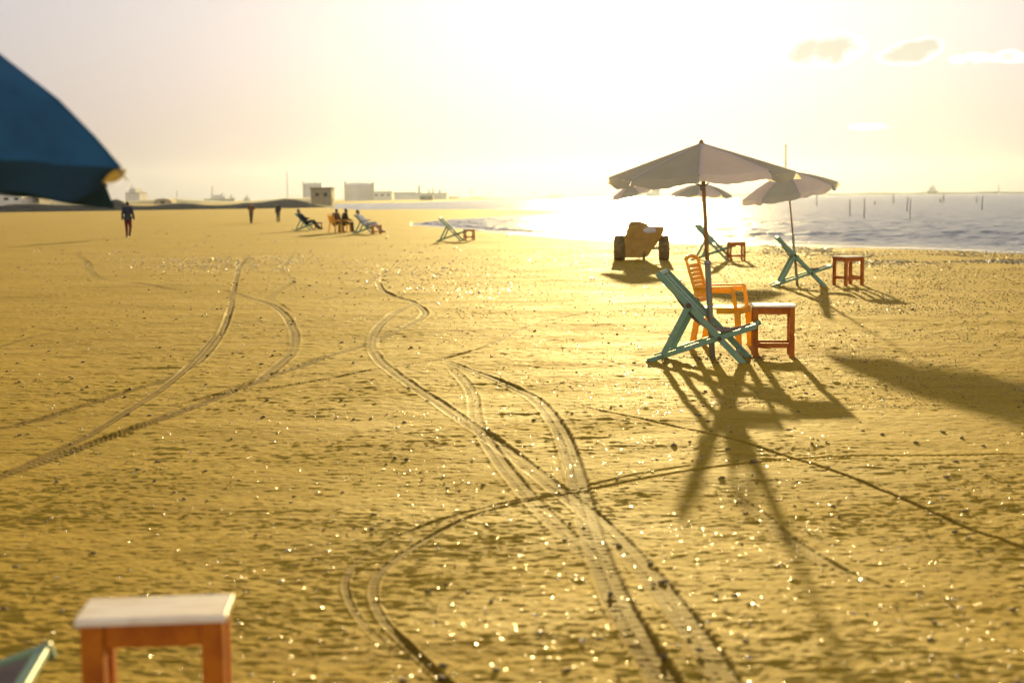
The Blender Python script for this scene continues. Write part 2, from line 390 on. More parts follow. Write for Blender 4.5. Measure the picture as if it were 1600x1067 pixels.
def build_ground():
    core = np.arange(R(-23.5), R(23.5), 1/1250.)
    th = np.concatenate([np.linspace(R(-62), R(-23.6), 60), core, np.linspace(R(23.6), R(62), 60)])
    rs = [3.5]
    while rs[-1] < 70: rs.append(rs[-1] + max(.0085, .45*rs[-1]**2/2418))
    while rs[-1] < 2800: rs.append(rs[-1]*1.016)
    r = np.array(rs); nr, nc = len(r), len(th)
    print('ground grid', nr, nc)
    T, RR = np.meshgrid(th, r); X = RR*np.sin(T); Y = RR*np.cos(T)
    s = water_s(T, RR)
    Z = np.zeros_like(X); nf = int(np.searchsorted(r, 95.))
    Z[:nf] = land_base(X[:nf], Y[:nf]); Z[nf:] = .03*fbm(X[nf:]/5.2, Y[nf:]/3.8, 3, 1)
    trk = np.zeros_like(X)
    for (pts, hw, st) in TRACKS:
        pp = path(pts); hw = hw*(.72 if hw > .05 else .62)
        D = None; lim = hw*2.6; arc = 0
        dmin = np.full(X.shape, 9., dtype=np.float32); par = np.zeros(X.shape, dtype=np.float32)
        for i in range(len(pp)-1):
            (ax, ay), (bx, by) = pp[i], pp[i+1]; L = math.hypot(bx-ax, by-ay)
            ra = math.hypot(ax, ay)
            i0 = np.searchsorted(r, ra-lim-L-.02); i1 = np.searchsorted(r, ra+lim+L+.02)
            ta = math.atan2(ax, ay); dt = (lim+L+.02)/ra; j0 = np.searchsorted(th, ta-dt); j1 = np.searchsorted(th, ta+dt)
            if i1 <= i0 or j1 <= j0: arc += L; continue
            xs = X[i0:i1, j0:j1]-ax; ys = Y[i0:i1, j0:j1]-ay; ux, uy = (bx-ax)/L, (by-ay)/L
            t = np.clip(xs*ux+ys*uy, 0, L); sgn = np.sign(xs*uy-ys*ux); dd = np.hypot(xs-t*ux, ys-t*uy)
            b = dmin[i0:i1, j0:j1]; m = dd < np.abs(b); b[m] = (dd*np.where(sgn == 0, 1, sgn))[m]; par[i0:i1, j0:j1][m] = (arc+t)[m]
            arc += L
        endt = np.clip(par/.5, 0, 1)*np.clip((arc-par)/.5, 0, 1)
        a = np.abs(dmin)/hw; near = a < 2.6
        fade = (.6+.8*np.clip(gn(par*.7, par*0+hw*31, 3)+.4, 0, 1))*st*endt*(.95+.4*np.clip(gn(par*2.3, dmin*0+hw*17, 9)+.5, 0, 1))
        prof = -.0095*(1-sst(.75, 1.05, a)) +   .0055*np.exp(-((a-1.18)/.20)**2)
        if hw > .038: prof += .0045*np.exp(-(a/.16)**2)*(a < 1) + .0016*np.sin(par*2*pi/.07 + np.sign(dmin)*1.2)*(1-sst(.7, 1, a))
        flat = (1-sst(.8, 1.2, a))
        Z = np.where(near, Z*(1-.6*flat*np.minimum(fade, 1)) + prof*fade*.55, Z)
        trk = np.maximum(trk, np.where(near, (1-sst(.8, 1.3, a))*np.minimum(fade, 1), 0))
    # slope into the water
    k = np.clip(-s/np.clip(RR*.12, 4, 60), 0, 1)
    land = -.075 + .075*sst(0, 1, k) + Z*np.clip(-s/3, 0, 1) + np.where(RR > 450, .25*np.clip(-s/40, 0, 1)*(1+.6*fbm(X/60, Y/60, 2, 5)), 0)
    sea = -.075 - np.minimum(.9, .05*np.maximum(s, 0))
    Z = np.where(s > 0, sea, land)
    wet = np.clip(1 + s/np.clip(RR*.045, 1, 6), 0, 1)
    V = np.stack([X, Y, Z], -1).reshape(-1, 3)
    idx = np.arange(nr*nc).reshape(nr, nc)
    F = np.stack([idx[:-1, :-1], idx[:-1, 1:], idx[1:, 1:], idx[1:, :-1]], -1).reshape(-1, 4)[:, ::-1]
    # rest of the beach round and behind the camera (butted against the fan)
    ev = []; ef = []; n0 = len(V)
    ths = np.linspace(R(62), R(298), 40); r_o = [3.5, 8, 20, 60, 200, 1000, 2800]
    for rr in r_o:
        for t in ths: ev.append((rr*sin(t), rr*cos(t), 0 if rr > 3.5 else 0))
    for i in range(len(r_o)-1):
        for j in range(len(ths)-1): a = n0+i*40+j; ef.append((a+40, a+41, a+1, a))
    n1 = n0+len(ev); ev.append((0, 0, 0)); tt = np.linspace(0, 2*pi, 73)[:-1]
    for t in tt: ev.append((3.5*sin(t), 3.5*cos(t), 0))
    V = np.vstack([V, np.array(ev)]); F = np.vstack([F, np.array(ef)])
    tri = [(n1, n1+1+(k+1) % 72, n1+1+k) for k in range(72)]
    me = bpy.data.meshes.new('sand_beach')
    nq, ntv = len(F), len(tri)
    me.vertices.add(len(V)); me.vertices.foreach_set('co', V.astype(np.float32).ravel())
    me.loops.add(nq*4+ntv*3); me.loops.foreach_set('vertex_index', np.concatenate([F.ravel(), np.array(tri).ravel()]).astype(np.int32))
    me.polygons.add(nq+ntv); me.polygons.foreach_set('loop_start', np.concatenate([np.arange(nq)*4, nq*4+np.arange(ntv)*3]).astype(np.int32))
    me.update(calc_edges=True); me.validate()
    me.polygons.foreach_set('use_smooth', np.ones(len(me.polygons), dtype=bool))
    for nm, A in (('track', trk), ('wet', wet)):
        at = me.attributes.new(nm, 'FLOAT', 'POINT'); full = np.zeros(len(V), np.float32); full[:A.size] = A.ravel(); at.data.foreach_set('value', full)
    o = bpy.data.objects.new('ground', me); COL.objects.link(o); tag(o, kind='structure')
    return o

def sand_material():
    m = bpy.data.materials.new('sand'); m.use_nodes = True; t = m.node_tree; b = t.nodes['Principled BSDF']
    N = t.nodes.new; L = t.links.new
    geo = N('ShaderNodeNewGeometry')
    def noise(scale, stretch=(1,1,1), detail=5, rough=.6):
        mp = N('ShaderNodeMapping'); mp.inputs['Scale'].default_value = stretch; L(geo.outputs['Position'], mp.inputs[0])
        n = N('ShaderNodeTexNoise'); n.inputs['Scale'].default_value = scale; n.inputs['Detail'].default_value = detail; n.inputs['Roughness'].default_value = rough
        L(mp.outputs[0], n.inputs['Vector']); return n.outputs['Fac']
    def rng_(x, a, b_, c=0, d=1):
        r = N('ShaderNodeMapRange'); r.inputs[1].default_value = a; r.inputs[2].default_value = b_; r.inputs[3].default_value = c; r.inputs[4].default_value = d; L(x, r.inputs[0]); return r.outputs[0]
    def mix(f, a, c, mode='MIX'):
        x = N('ShaderNodeMix'); x.data_type = 'RGBA'; x.blend_type = mode
        if isinstance(f, float): x.inputs[0].default_value = f
        else: L(f, x.inputs[0])
        for i, v in ((6, a), (7, c)):
            if isinstance(v, tuple): x.inputs[i].default_value = (*v, 1)
            else: L(v, x.inputs[i])
        return x.outputs[2]
    big = rng_(noise(.22, (1, 1.6, 1), 4), .35, .65); mid = rng_(noise(1.7, (.5, 2.2, 1), 6, .7), .35, .68); fine = rng_(noise(60, (.35, 1.2, 1), 4, .7), .3, .7)
    c = mix(big, (.47, .305, .030), (.38, .235, .020))
    c = mix(mid, c, (.53, .35, .040))
    c = mix(fine, c, mix(1.0, c, (.62, .58, .50), 'MULTIPLY'))
    st1 = rng_(noise(7, (.8, 5.5, 1), 3, .75), .57, .72); st2 = rng_(noise(22, (.7, 4.2, 1), 3, .75), .56, .70)
    c = mix(rng_(st1, 0, 1, 0, .55), c, mix(1.0, c, (.40, .34, .22), 'MULTIPLY')); c = mix(rng_(st2, 0, 1, 0, .5), c, mix(1.0, c, (.50, .45, .33), 'MULTIPLY'))
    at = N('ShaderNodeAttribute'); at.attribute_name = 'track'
    c = mix(rng_(at.outputs['Fac'], 0, 1, 0, .8), c, mix(1.0, c, (.40, .36, .26), 'MULTIPLY'))  # tracks darkened in colour: packed damp sand plus painted rut shade
    wt = N('ShaderNodeAttribute'); wt.attribute_name = 'wet'
    c = mix(rng_(wt.outputs['Fac'], 0, 1, 0, .8), c, mix(1.0, c, (.5, .48, .45), 'MULTIPLY'))
    L(c, b.inputs['Base Color'])
    damp = noise(.5, (1, 1.5, 1), 4)
    ro = N('ShaderNodeMath'); ro.operation = 'SUBTRACT'; L(rng_(damp, .35, .65, .74, .86), ro.inputs[0]); L(rng_(wt.outputs['Fac'], 0, 1, 0, .35), ro.inputs[1])
    L(ro.outputs[0], b.inputs['Roughness'])
    b.inputs['Specular IOR Level'].default_value = .04
    n1 = noise(26, (.28, 1.5, 1), 5, .65); n2 = noise(150, (.6, 1, 1), 3, .6)
    b1 = N('ShaderNodeBump'); b1.inputs['Strength'].default_value = .8; b1.inputs['Distance'].default_value = .009; L(n1, b1.inputs['Height'])
    b2 = N('ShaderNodeBump'); b2.inputs['Strength'].default_value = .8; b2.inputs['Distance'].default_value = .002; L(n2, b2.inputs['Height']); L(b1.outputs[0], b2.inputs['Normal'])
    L(b2.outputs[0], b.inputs['Normal'])
    return m
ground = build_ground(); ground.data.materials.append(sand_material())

# ------------------------------------------------------------------ sea
def build_sea():
    th = np.concatenate([np.arange(AZ(470), R(22), 1/900.), np.linspace(R(22.1), R(61), 60)])
    rs = [33.]
    while rs[-1] < 400: rs.append(rs[-1]+max(.06, .16*rs[-1]**2/2418))
    while rs[-1] < 2780: rs.append(rs[-1]*1.02)
    r = np.array(rs); nr, nc = len(r), len(th); print('sea grid', nr, nc)
    T, RR = np.meshgrid(th, r); X = RR*np.sin(T); Y = RR*np.cos(T)
    s = water_s(T, RR); lagoon = (T < A_SP) & (RR > np.exp(np.interp(T, *S2))+1)
    amp = sst(0, 9, s); r1 = np.exp(np.interp(T, *S1)); q = RR - r1
    wv = gn(X/7, Y/7, 81)*1.6 + gn(X/22, Y/12, 82)*2.5
    seg = sst(.0, .35, gn(X/9+3, q/4, 83)+.12)
    ph = (q+wv)*2*pi/6.5; crest = np.exp(2.2*(np.cos(ph)-1))
    decay = np.exp(-q/38)
    Z = amp*(.17*crest*seg*decay +   .085*fbm(X/2.2, Y/1.1, 4, 84) + .03*fbm(X/.7, Y/.4, 2, 85)*np.clip(1.5-RR/120, 0, 1))
    Z = np.where(lagoon, Z*.25, Z)
    # small wash line right at the edge
    Z = Z + .022*np.exp(-((s-1.0-.8*gn(X/3, Y/3, 88))/.45)**2)*(s > -.5)*(~lagoon)
    brk = seg*np.maximum(0, np.cos(ph+.5))**6*decay*sst(.05, .45, gn(X/2.6, Y/5, 86)+.15)*amp
    edge = np.exp(-np.maximum(s-.2, 0)/1.1)*(s > -1) + .7*np.exp(-((s-3.4-1.3*gn(X/4, Y/4, 87))/.35)**2)
    foam = np.clip(np.maximum(brk*2.6, edge*.9*(~lagoon)), 0, 1)
    Z = -.062 + Z; Z = np.where(s < -1.5, -.14, Z)
    V = np.stack([X, Y, Z], -1).reshape(-1, 3).astype(np.float32)
    idx = np.arange(nr*nc).reshape(nr, nc); F = np.stack([idx[:-1, :-1], idx[:-1, 1:], idx[1:, 1:], idx[1:, :-1]], -1)[:, :, ::-1]
    keep = (s[:-1, :-1] > -6) | (s[1:, 1:] > -6) | (s[:-1, 1:] > -6)
    F = F[keep].reshape(-1, 4)
    me = bpy.data.meshes.new('sea'); me.vertices.add(len(V)); me.vertices.foreach_set('co', V.ravel())
    me.loops.add(F.size); me.loops.foreach_set('vertex_index', F.ravel().astype(np.int32))
    me.polygons.add(len(F)); me.polygons.foreach_set('loop_start', (np.arange(len(F))*4).astype(np.int32))
    me.update(calc_edges=True); me.validate(); me.polygons.foreach_set('use_smooth', np.ones(len(me.polygons), dtype=bool))
    at = me.attributes.new('foam', 'FLOAT', 'POINT'); at.data.foreach_set('value', foam.ravel().astype(np.float32))
    o = bpy.data.objects.new('sea', me); COL.objects.link(o); tag(o, kind='structure')
    m = bpy.data.materials.new('sea_water'); m.use_nodes = True; t = m.node_tree; b = t.nodes['Principled BSDF']; N = t.nodes.new; L = t.links.new
    geo = N('ShaderNodeNewGeometry'); a = N('ShaderNodeAttribute'); a.attribute_name = 'foam'
    fn = N('ShaderNodeTexNoise'); fn.inputs['Scale'].default_value = 3.5; fn.inputs['Detail'].default_value = 6; L(geo.outputs['Position'], fn.inputs['Vector'])
    fm = N('ShaderNodeMath'); fm.operation = 'MULTIPLY_ADD'; L(fn.outputs['Fac'], fm.inputs[0]); fm.inputs[1].default_value = 1.6; fm.inputs[2].default_value = -.9
    fa = N('ShaderNodeMath'); fa.operation = 'ADD'; fa.use_clamp = True; L(a.outputs['Fac'], fa.inputs[0]); L(fm.outputs[0], fa.inputs[1])
    fb = N('ShaderNodeMath'); fb.operation = 'MULTIPLY'; fb.use_clamp = True; L(fa.outputs[0], fb.inputs[0]); L(a.outputs['Fac'], fb.inputs[1])
    mx = N('ShaderNodeMix'); mx.data_type = 'RGBA'; L(fb.outputs[0], mx.inputs[0]); mx.inputs[6].default_value = (.15, .17, .17, 1); mx.inputs[7].default_value = (.75, .72, .68, 1)
    L(mx.outputs[2], b.inputs['Base Color'])
    rr = N('ShaderNodeMapRange'); L(fb.outputs[0], rr.inputs[0]); rr.inputs[3].default_value = .24; rr.inputs[4].default_value = .7; L(rr.outputs[0], b.inputs['Roughness'])
    b.inputs['IOR'].default_value = 1.33
    def nz_(sc, st, det=4):
        mp = N('ShaderNodeMapping'); mp.inputs['Scale'].default_value = st; L(geo.outputs['Position'], mp.inputs[0])
        n = N('ShaderNodeTexNoise'); n.inputs['Scale'].default_value = sc; n.inputs['Detail'].default_value = det; L(mp.outputs[0], n.inputs['Vector']); return n.outputs['Fac']
    b1 = N('ShaderNodeBump'); b1.inputs['Strength'].default_value = 1; b1.inputs['Distance'].default_value = .38; L(nz_(.8, (.6, 1, 1), 5), b1.inputs['Height'])
    b2 = N('ShaderNodeBump'); b2.inputs['Strength'].default_value = .9; b2.inputs['Distance'].default_value = .06; L(nz_(8, (1, 1, 1)), b2.inputs['Height']); L(b1.outputs[0], b2.inputs['Normal'])
    L(b2.outputs[0], b.inputs['Normal'])
    me.materials.append(m)
    return o
sea = build_sea()

def gz(x, y): return float(land_base(np.array([x]), np.array([y]))[0])

# ------------------------------------------------------------------ shells, clods, weed (nobody could count them)
def ico(sub):
    bm = bmesh.new(); bmesh.ops.create_icosphere(bm, subdivisions=sub, radius=1); v = np.array([tuple(x.co) for x in bm.verts]); f = np.array([[x.index for x in g.verts] for g in bm.faces]); bm.free(); return v, f
def scatter(name, mt, xy, size, flat, label_kind='stuff', sub=1, lift=.3, tiltmax=.35, jag=.25, dome=False, keepz=None):
    v0, f0 = ico(sub); n = len(xy); x, y = xy[:, 0], xy[:, 1]; z = land_base(x, y) if keepz is None else keepz
    V = np.empty((n, len(v0), 3), np.float32)
    ang = rng.uniform(0, 2*pi, n); tx = rng.uniform(-tiltmax, tiltmax, n); ty = rng.uniform(-tiltmax, tiltmax, n)
    sx = size*rng.uniform(.7, 1.35, n); sy = size*rng.uniform(.5, 1.1, n); sz = size*flat*rng.uniform(.6, 1.4, n)
    jit = 1+rng.uniform(-jag, jag, (n, len(v0), 1))
    Q = v0[None]*jit; px = Q[..., 0]*sx[:, None]; py = Q[..., 1]*sy[:, None]; pz = Q[..., 2]*sz[:, None]
    if dome: pz = np.abs(pz)
    pz = pz + px*tx[:, None] + py*ty[:, None]
    V[..., 0] = px*np.cos(ang)[:, None]-py*np.sin(ang)[:, None]+x[:, None]; V[..., 1] = px*np.sin(ang)[:, None]+py*np.cos(ang)[:, None]+y[:, None]
    V[..., 2] = pz + (z + sz*lift)[:, None]
    F = (f0[None]+(np.arange(n)*len(v0))[:, None, None]).reshape(-1, 3)
    me = bpy.data.meshes.new(name); me.vertices.add(n*len(v0)); me.vertices.foreach_set('co', V.ravel())
    me.loops.add(F.size); me.loops.foreach_set('vertex_index', F.ravel().astype(np.int32)); me.polygons.add(len(F)); me.polygons.foreach_set('loop_start', (np.arange(len(F))*3).astype(np.int32))
    me.update(calc_edges=True); me.polygons.foreach_set('use_smooth', np.ones(len(F), dtype=bool))
    me.materials.append(mt); o = bpy.data.objects.new(name, me); COL.objects.link(o); tag(o, kind='stuff'); return o
def spread(n, rmin, rmax, power=1.2, thl=-22, thh=22):
    u = rng.uniform(0, 1, n); e = 2-power; r = (rmin**e + u*(rmax**e-rmin**e))**(1/e)
    t = np.radians(rng.uniform(thl, thh, n)); return np.stack([r*np.sin(t), r*np.cos(t)], -1)
def clusterise(xy, scale, seed, thr):
    n = fbm(xy[:, 0]/scale, xy[:, 1]/scale, 2, seed); return xy[n > thr + rng.uniform(-.25, .25, len(xy))]
M['shell'] = mat('shell', (.62, .52, .42), .27, (.30, .22, .15), 40, 0, 60, spec=1)
M['shellblue'] = mat('grey_shell', (.30, .29, .33), .3, (.55, .52, .52), 30, .2, 60, spec=.6)
M['clod'] = mat('sand_clod', (.17, .115, .05), .8, (.10, .07, .035), 25, .5, 80)
M['weed'] = mat('beach_weed', (.13, .085, .03), .5, (.08, .055, .02), 12, .5, 40, spec=.5)
xy = clusterise(spread(6500, 3.8, 30, 1.25), 1.6, 91, -.05)
scatter('shell_fragments', M['shell'], xy, rng.uniform(.0028, .0085, len(xy)) * (1+.02*np.hypot(xy[:,0], xy[:,1])), .2, dome=True, tiltmax=.2)
xyr = clusterise(spread(5200, 4, 26, 1.15, -14, 22), 1.2, 95, -.1)
scatter('glinting_shells', M['shell'], xyr, rng.uniform(.0025, .007, len(xyr)) * (1+.02*np.hypot(xyr[:,0], xyr[:,1])), .16, dome=True, tiltmax=.16)
xy = clusterise(spread(2600, 4, 40, 1.2), 1.4, 97, .05)
scatter('grey_shells', M['shellblue'], xy, rng.uniform(.005, .014, len(xy)) * (1+.015*np.hypot(xy[:,0], xy[:,1])), .45, dome=True)
xy = clusterise(spread(6500, 4, 45, 1.1), 1.0, 101, .0)
cl = []
for (px, py, n, sg) in ((1040,563,24,.12),(1100,561,40,.16),(1113,560,40,.12),(1158,563,30,.14),(1187,561,26,.1),(1245,560,10,.06),(1290,447,20,.2),(1245,447,24,.15),(1010,566,10,.1)):
    p = P(px, py); cl.append(np.stack([rng.normal(p.x, sg, n), rng.normal(p.y-.05, sg*1.5, n)], -1))
xc = np.vstack([xy]+cl)
scatter('sand_clods', M['clod'], xc, (.004+.014*rng.uniform(0, 1, len(xc))**3.5)*(1+.012*np.hypot(xc[:,0], xc[:,1])), .5, sub=2, jag=.24, tiltmax=.1, lift=.15)
# line of weed and shells left by the tide
tw = []
for k in range(15000):
    px = rng.uniform(1190, 1780) if k % 5 else rng.uniform(1000, 1300)
    py = rng.normal(404, 5.5) + .02*(px-1400)
    if px < 1300: py -= rng.uniform(6, 16)
    p = P(px, py); tw.append((p.x, p.y))
tw = np.array(tw); tw = clusterise(tw, 2.4, 111, -.02)
s_ = water_s(np.arctan2(tw[:, 0], tw[:, 1]), np.hypot(tw[:, 0], tw[:, 1])); tw = tw[s_ < -2]
scatter('tide_line_weed', M['weed'], tw, rng.uniform(.009, .034, len(tw)), .4, sub=1, jag=.35, tiltmax=.3, lift=.2)
tq = tw[rng.uniform(0, 1, len(tw)) < .25] + rng.normal(0, .3, (int((0)), 2)) if False else tw[::12]+.11
scatter('tide_line_shells', M['shell'], tq, rng.uniform(.02, .045, len(tq)), .3, dome=True)
bed = []
for (px, py, sx, sy, n) in ((300, 412, 90, 8, 900), (440, 405, 60, 6, 300), (640, 425, 60, 9, 420), (700, 455, 70, 9, 200), (880, 400, 60, 8, 260)):
    for k in range(n):
        p = P(rng.normal(px, sx), rng.normal(py, sy)); bed.append((p.x, p.y))
bed = np.array(bed); scatter('shell_bed', M['shellblue'], bed, rng.uniform(.010, .032, len(bed)), .35, dome=True)
gr = []
for k in range(34000):
    px = rng.uniform(1130, 1720) if k % 3 else rng.uniform(700, 1720); py = rng.uniform(392, 640) if k % 2 else rng.uniform(392, 500)
    p = P(px, py); gr.append((p.x, p.y))
gr = np.array(gr); gr = clusterise(gr, 2.0, 131, -.12); s_ = water_s(np.arctan2(gr[:, 0], gr[:, 1]), np.hypot(gr[:, 0], gr[:, 1])); gr = gr[s_ < -1.5]; gq = np.hypot(gr[:, 0], gr[:, 1])
nn = len(gr)*2//3
scatter('coarse_grit', M['clod'], gr[:nn], rng.uniform(.003, .0075, nn)*(gq[:nn]/14)**.9, .6, tiltmax=.2)
scatter('shell_grit', M['shell'], gr[nn:], rng.uniform(.003, .0075, len(gr)-nn)*(gq[nn:]/14)**.9, .3, dome=True, tiltmax=.25)
xf = clusterise(spread(1500, 28, 100, 1.0, -22, 8), 6, 121, .0)
s_ = water_s(np.arctan2(xf[:, 0], xf[:, 1]), np.hypot(xf[:, 0], xf[:, 1])); xf = xf[s_ < -2]
scatter('far_shells', M['shell'], xf, rng.uniform(.02, .06, len(xf)), .35, dome=True)

# ------------------------------------------------------------------ deck chair
def deck_chair(label, loc, rz, sling=None, group='beach deck chairs', near=True):
    W = .54
    t = empty('deck_chair', loc, rz, label, 'deck chair', group)
    top, bot = Vector((.10, 0, .91)), Vector((.985, 0, -.01)); s0, s1 = Vector((-.01, 0, .0)), Vector((1.10, 0, .375))
    q0, q1 = Vector((.425, 0, .585)), Vector((.165, 0, .075))
    for y in (0, W):
        o = Vector((0, y, 0)); MB().beam(top+o, bot+o, .028, .062).build('back_rail', M['teal'], t, .006)
    for y in (.036, W-.036):
        o = Vector((0, y, 0)); MB().beam(s0+o, s1+o, .030, .050).build('seat_rail', M['teal'], t, .006)
    for y in (-.034, W+.034):
        o = Vector((0, y, 0)); MB().beam(q0+o, q1+o+Vector((0, 0, 0)), .026, .062).build('prop_leg', M['teal'], t, .006)
        for (x, z, r_) in ((.425, .585, .028), (.735, .25, .022)):
            b = MB(); sgn = -1 if y < 0 else 1; yy = y + sgn*.012
            b.lathe([(.001, 0), (r_*.8, 0), (r_, .004), (r_, .012), (r_*.5, .018), (.001, .02)], axis='z', seg=14)
            b.v = [(vx+x, yy + sgn*vz if z > .3 else (0 if y < 0 else W)+sgn*(.014+vz), vy+z) for (vx, vy, vz) in b.v]
            b.build('bolt', M['rust'], t)
    # an inner pair of slats carries the cloth
    dv = (bot-top).normalized()
    for y in (.165, W-.165):
        o = Vector((0, y, 0)); MB().beam(top+o+dv*.02, top+o+dv*.64, .135, .018).build('back_slat', M['teal'], t, .005)
    MB().beam(top+dv*.03+Vector((0, .016, .012)), top+dv*.03+Vector((0, W-.016, .012)), .05, .026, side=dv).build('top_bar', M['teal'], t, .006)
    MB().beam(s1+Vector((-.03, .055, .0)), s1+Vector((-.03, W-.055, .0)), .045, .024, side=(1, 0, .3)).build('front_bar', M['teal'], t, .006)
    MB().beam(bot+Vector((-.10, .016, .10)), bot+Vector((-.10, W-.016, .10)), .04, .024, side=dv).build('foot_bar', M['teal'], t, .006)
    MB().beam(s0+Vector((.14, -.02, .052)), s0+Vector((.14, W+.02, .052)), .05, .022, side=(1, 0, .3)).build('rear_bar', M['teal'], t, .006)
    pts = [(.118, .885), (.15, .83), (.225, .715), (.30, .61), (.366, .524), (.43, .45), (.50, .39), (.598, .335), (.721, .312), (.86, .322), (.96, .345), (1.055, .378)]
    b = MB(); vs = []; nx = len(pts); ny = 9
    for (x, z) in pts:
        for j in range(ny):
            v = j/(ny-1); yy = .085+(W-.17)*v; vs.append((x+.012*sin(pi*v), yy, z-.022*sin(pi*v)+.003*sin(9*v+7*x)))
    fs = [(i*ny+j, i*ny+j+1, (i+1)*ny+j+1, (i+1)*ny+j) for i in range(nx-1) for j in range(ny-1)]
    b.add(vs, fs); so = b.build('sling', sling or M['sling'], t, smooth=True)
    md = so.modifiers.new('solid', 'SOLIDIFY'); md.thickness = .006; md = so.modifiers.new('sub', 'SUBSURF'); md.levels = md.render_levels = 1
    return t

def place(px, py, dz=0.0):
    p = P(px, py); return Vector((p.x, p.y, gz(p.x, p.y)+dz if p.length < 60 else dz))

chair1 = deck_chair('teal wooden deck chair with brown cloth sling beside the yellow plastic chair', place(1012, 566), R(-15))
# a maker's mark patch on the cloth of the nearest one
MB().box((-.06, -.03, -.001), (.06, .03, .001), Matrix.Translation((.225, .17, .79)) @ Euler((0, R(46), 0)).to_matrix().to_4x4()).build('patch', M['plate'], chair1)
copy_tree(chair1, place(1206, 448), R(-6), 'teal deck chair under the tilted umbrella, left of the orange stool near the water', 'beach deck chairs')
copy_tree(chair1, place(1079, 406.5), R(-22), 'teal deck chair right of the two-wheeled cart, half behind the umbrella pole', 'beach deck chairs')
copy_tree(chair1, place(682, 377), R(-10), 'lone empty deck chair at the tip of the water in the middle distance', 'beach deck chairs')
copy_tree(chair1, place(551, 365), R(-12), 'deck chair holding the person in white, right of the seated pair', 'beach deck chairs')
fgp = P(84, 1014, .375)
rz = R(8); v = Matrix.Rotation(rz, 3, 'Z') @ Vector((1.10, .504, 0))
copy_tree(chair1, (fgp.x-v.x, fgp.y-v.y, 0), rz, 'blurred teal deck chair, only its rail end showing in the bottom left corner', 'beach deck chairs')
dk = deck_chair('deck chair with dark sling holding the dark reclining person far off', place(459, 360), R(-14), M['darksling'])

# ------------------------------------------------------------------ stools
def stool(label, loc, rz, w, d, h, leg=.05, group='orange wooden stools'):
    t = empty('stool', loc, rz, label, 'stool', group)
    b = MB(); b.box((-w/2-.012, -d/2-.012, h-.022), (w/2+.012, d/2+.012, h)); b.build('top', M['paletop'], t, .004)
    for sx in (-1, 1):
        for sy in (-1, 1):
            cx, cy = sx*(w/2-leg/2), sy*(d/2-leg/2)
            MB().box((cx-leg/2, cy-leg/2, -.015), (cx+leg/2, cy+leg/2, h-.0225)).build('leg', M['orange'], t, .004)
    for sy in (-1, 1):
        cy = sy*(d/2-leg/2)
        MB().box((-w/2+leg, cy-.014, h-.095), (w/2-leg, cy+.014, h-.0225)).build('apron', M['orange'], t, .003)
        MB().box((-w/2+leg, cy-.014, .10), (w/2-leg, cy+.014, .15)).build('stretcher', M['orange'], t, .003)
    for sx in (-1, 1):
        cx = sx*(w/2-leg/2)
        MB().box((cx-.014, -d/2+leg, h-.095), (cx+.014, d/2-leg, h-.0225)).build('apron', M['orange'], t, .003)
        MB().box((cx-.014, -d/2+leg, .125), (cx+.014, d/2-leg, .165)).build('stretcher', M['orange'], t, .003)
    return t
def stool_at(label, px, py, rz, w, d, h, **k):
    p = place(px, py); return stool(label, Vector((p.x, p.y+d/2, p.z)), rz, w, d, h, **k)
stool_at('orange stool with pale top touching the nearest deck chair', 1212, 560, R(-7), .43, .36, .545, leg=.055)
stool_at('four-legged orange stool turned a little, standing alone near the tide line', 1329, 447, R(24), .42, .40, .535, leg=.052)
stool_at('small orange stool just right of the main umbrella pole by the shore', 1152, 407, R(4), .42, .36, .50, leg=.05)
stool_at('small yellowish stool beside the lone empty deck chair', 733, 376, R(16), .40, .34, .44, leg=.05)
stool_at('small stool in front of the person in white', 588, 366, R(18), .42, .36, .44, leg=.05)
stool_at('small stool in front of the dark reclining person', 497, 359, R(10), .40, .36, .42, leg=.05)
fl, fr, bl, br = P(121, 967, .545), P(357, 963, .545), P(134, 930, .545), P(366, 930, .545)
w_ = (fr-fl).length; d_ = ((bl-fl).length+(br-fr).length)/2; c_ = (fl+fr+bl+br)/4; print('fg stool', w_, d_, c_)
stool('blurred red-orange stool with bleached wood top at the bottom left of the picture', (c_.x, c_.y, 0), math.atan2((fr-fl).y, (fr-fl).x)+R(3.5), w_-.024, d_*.95-.024, .545, leg=.062)

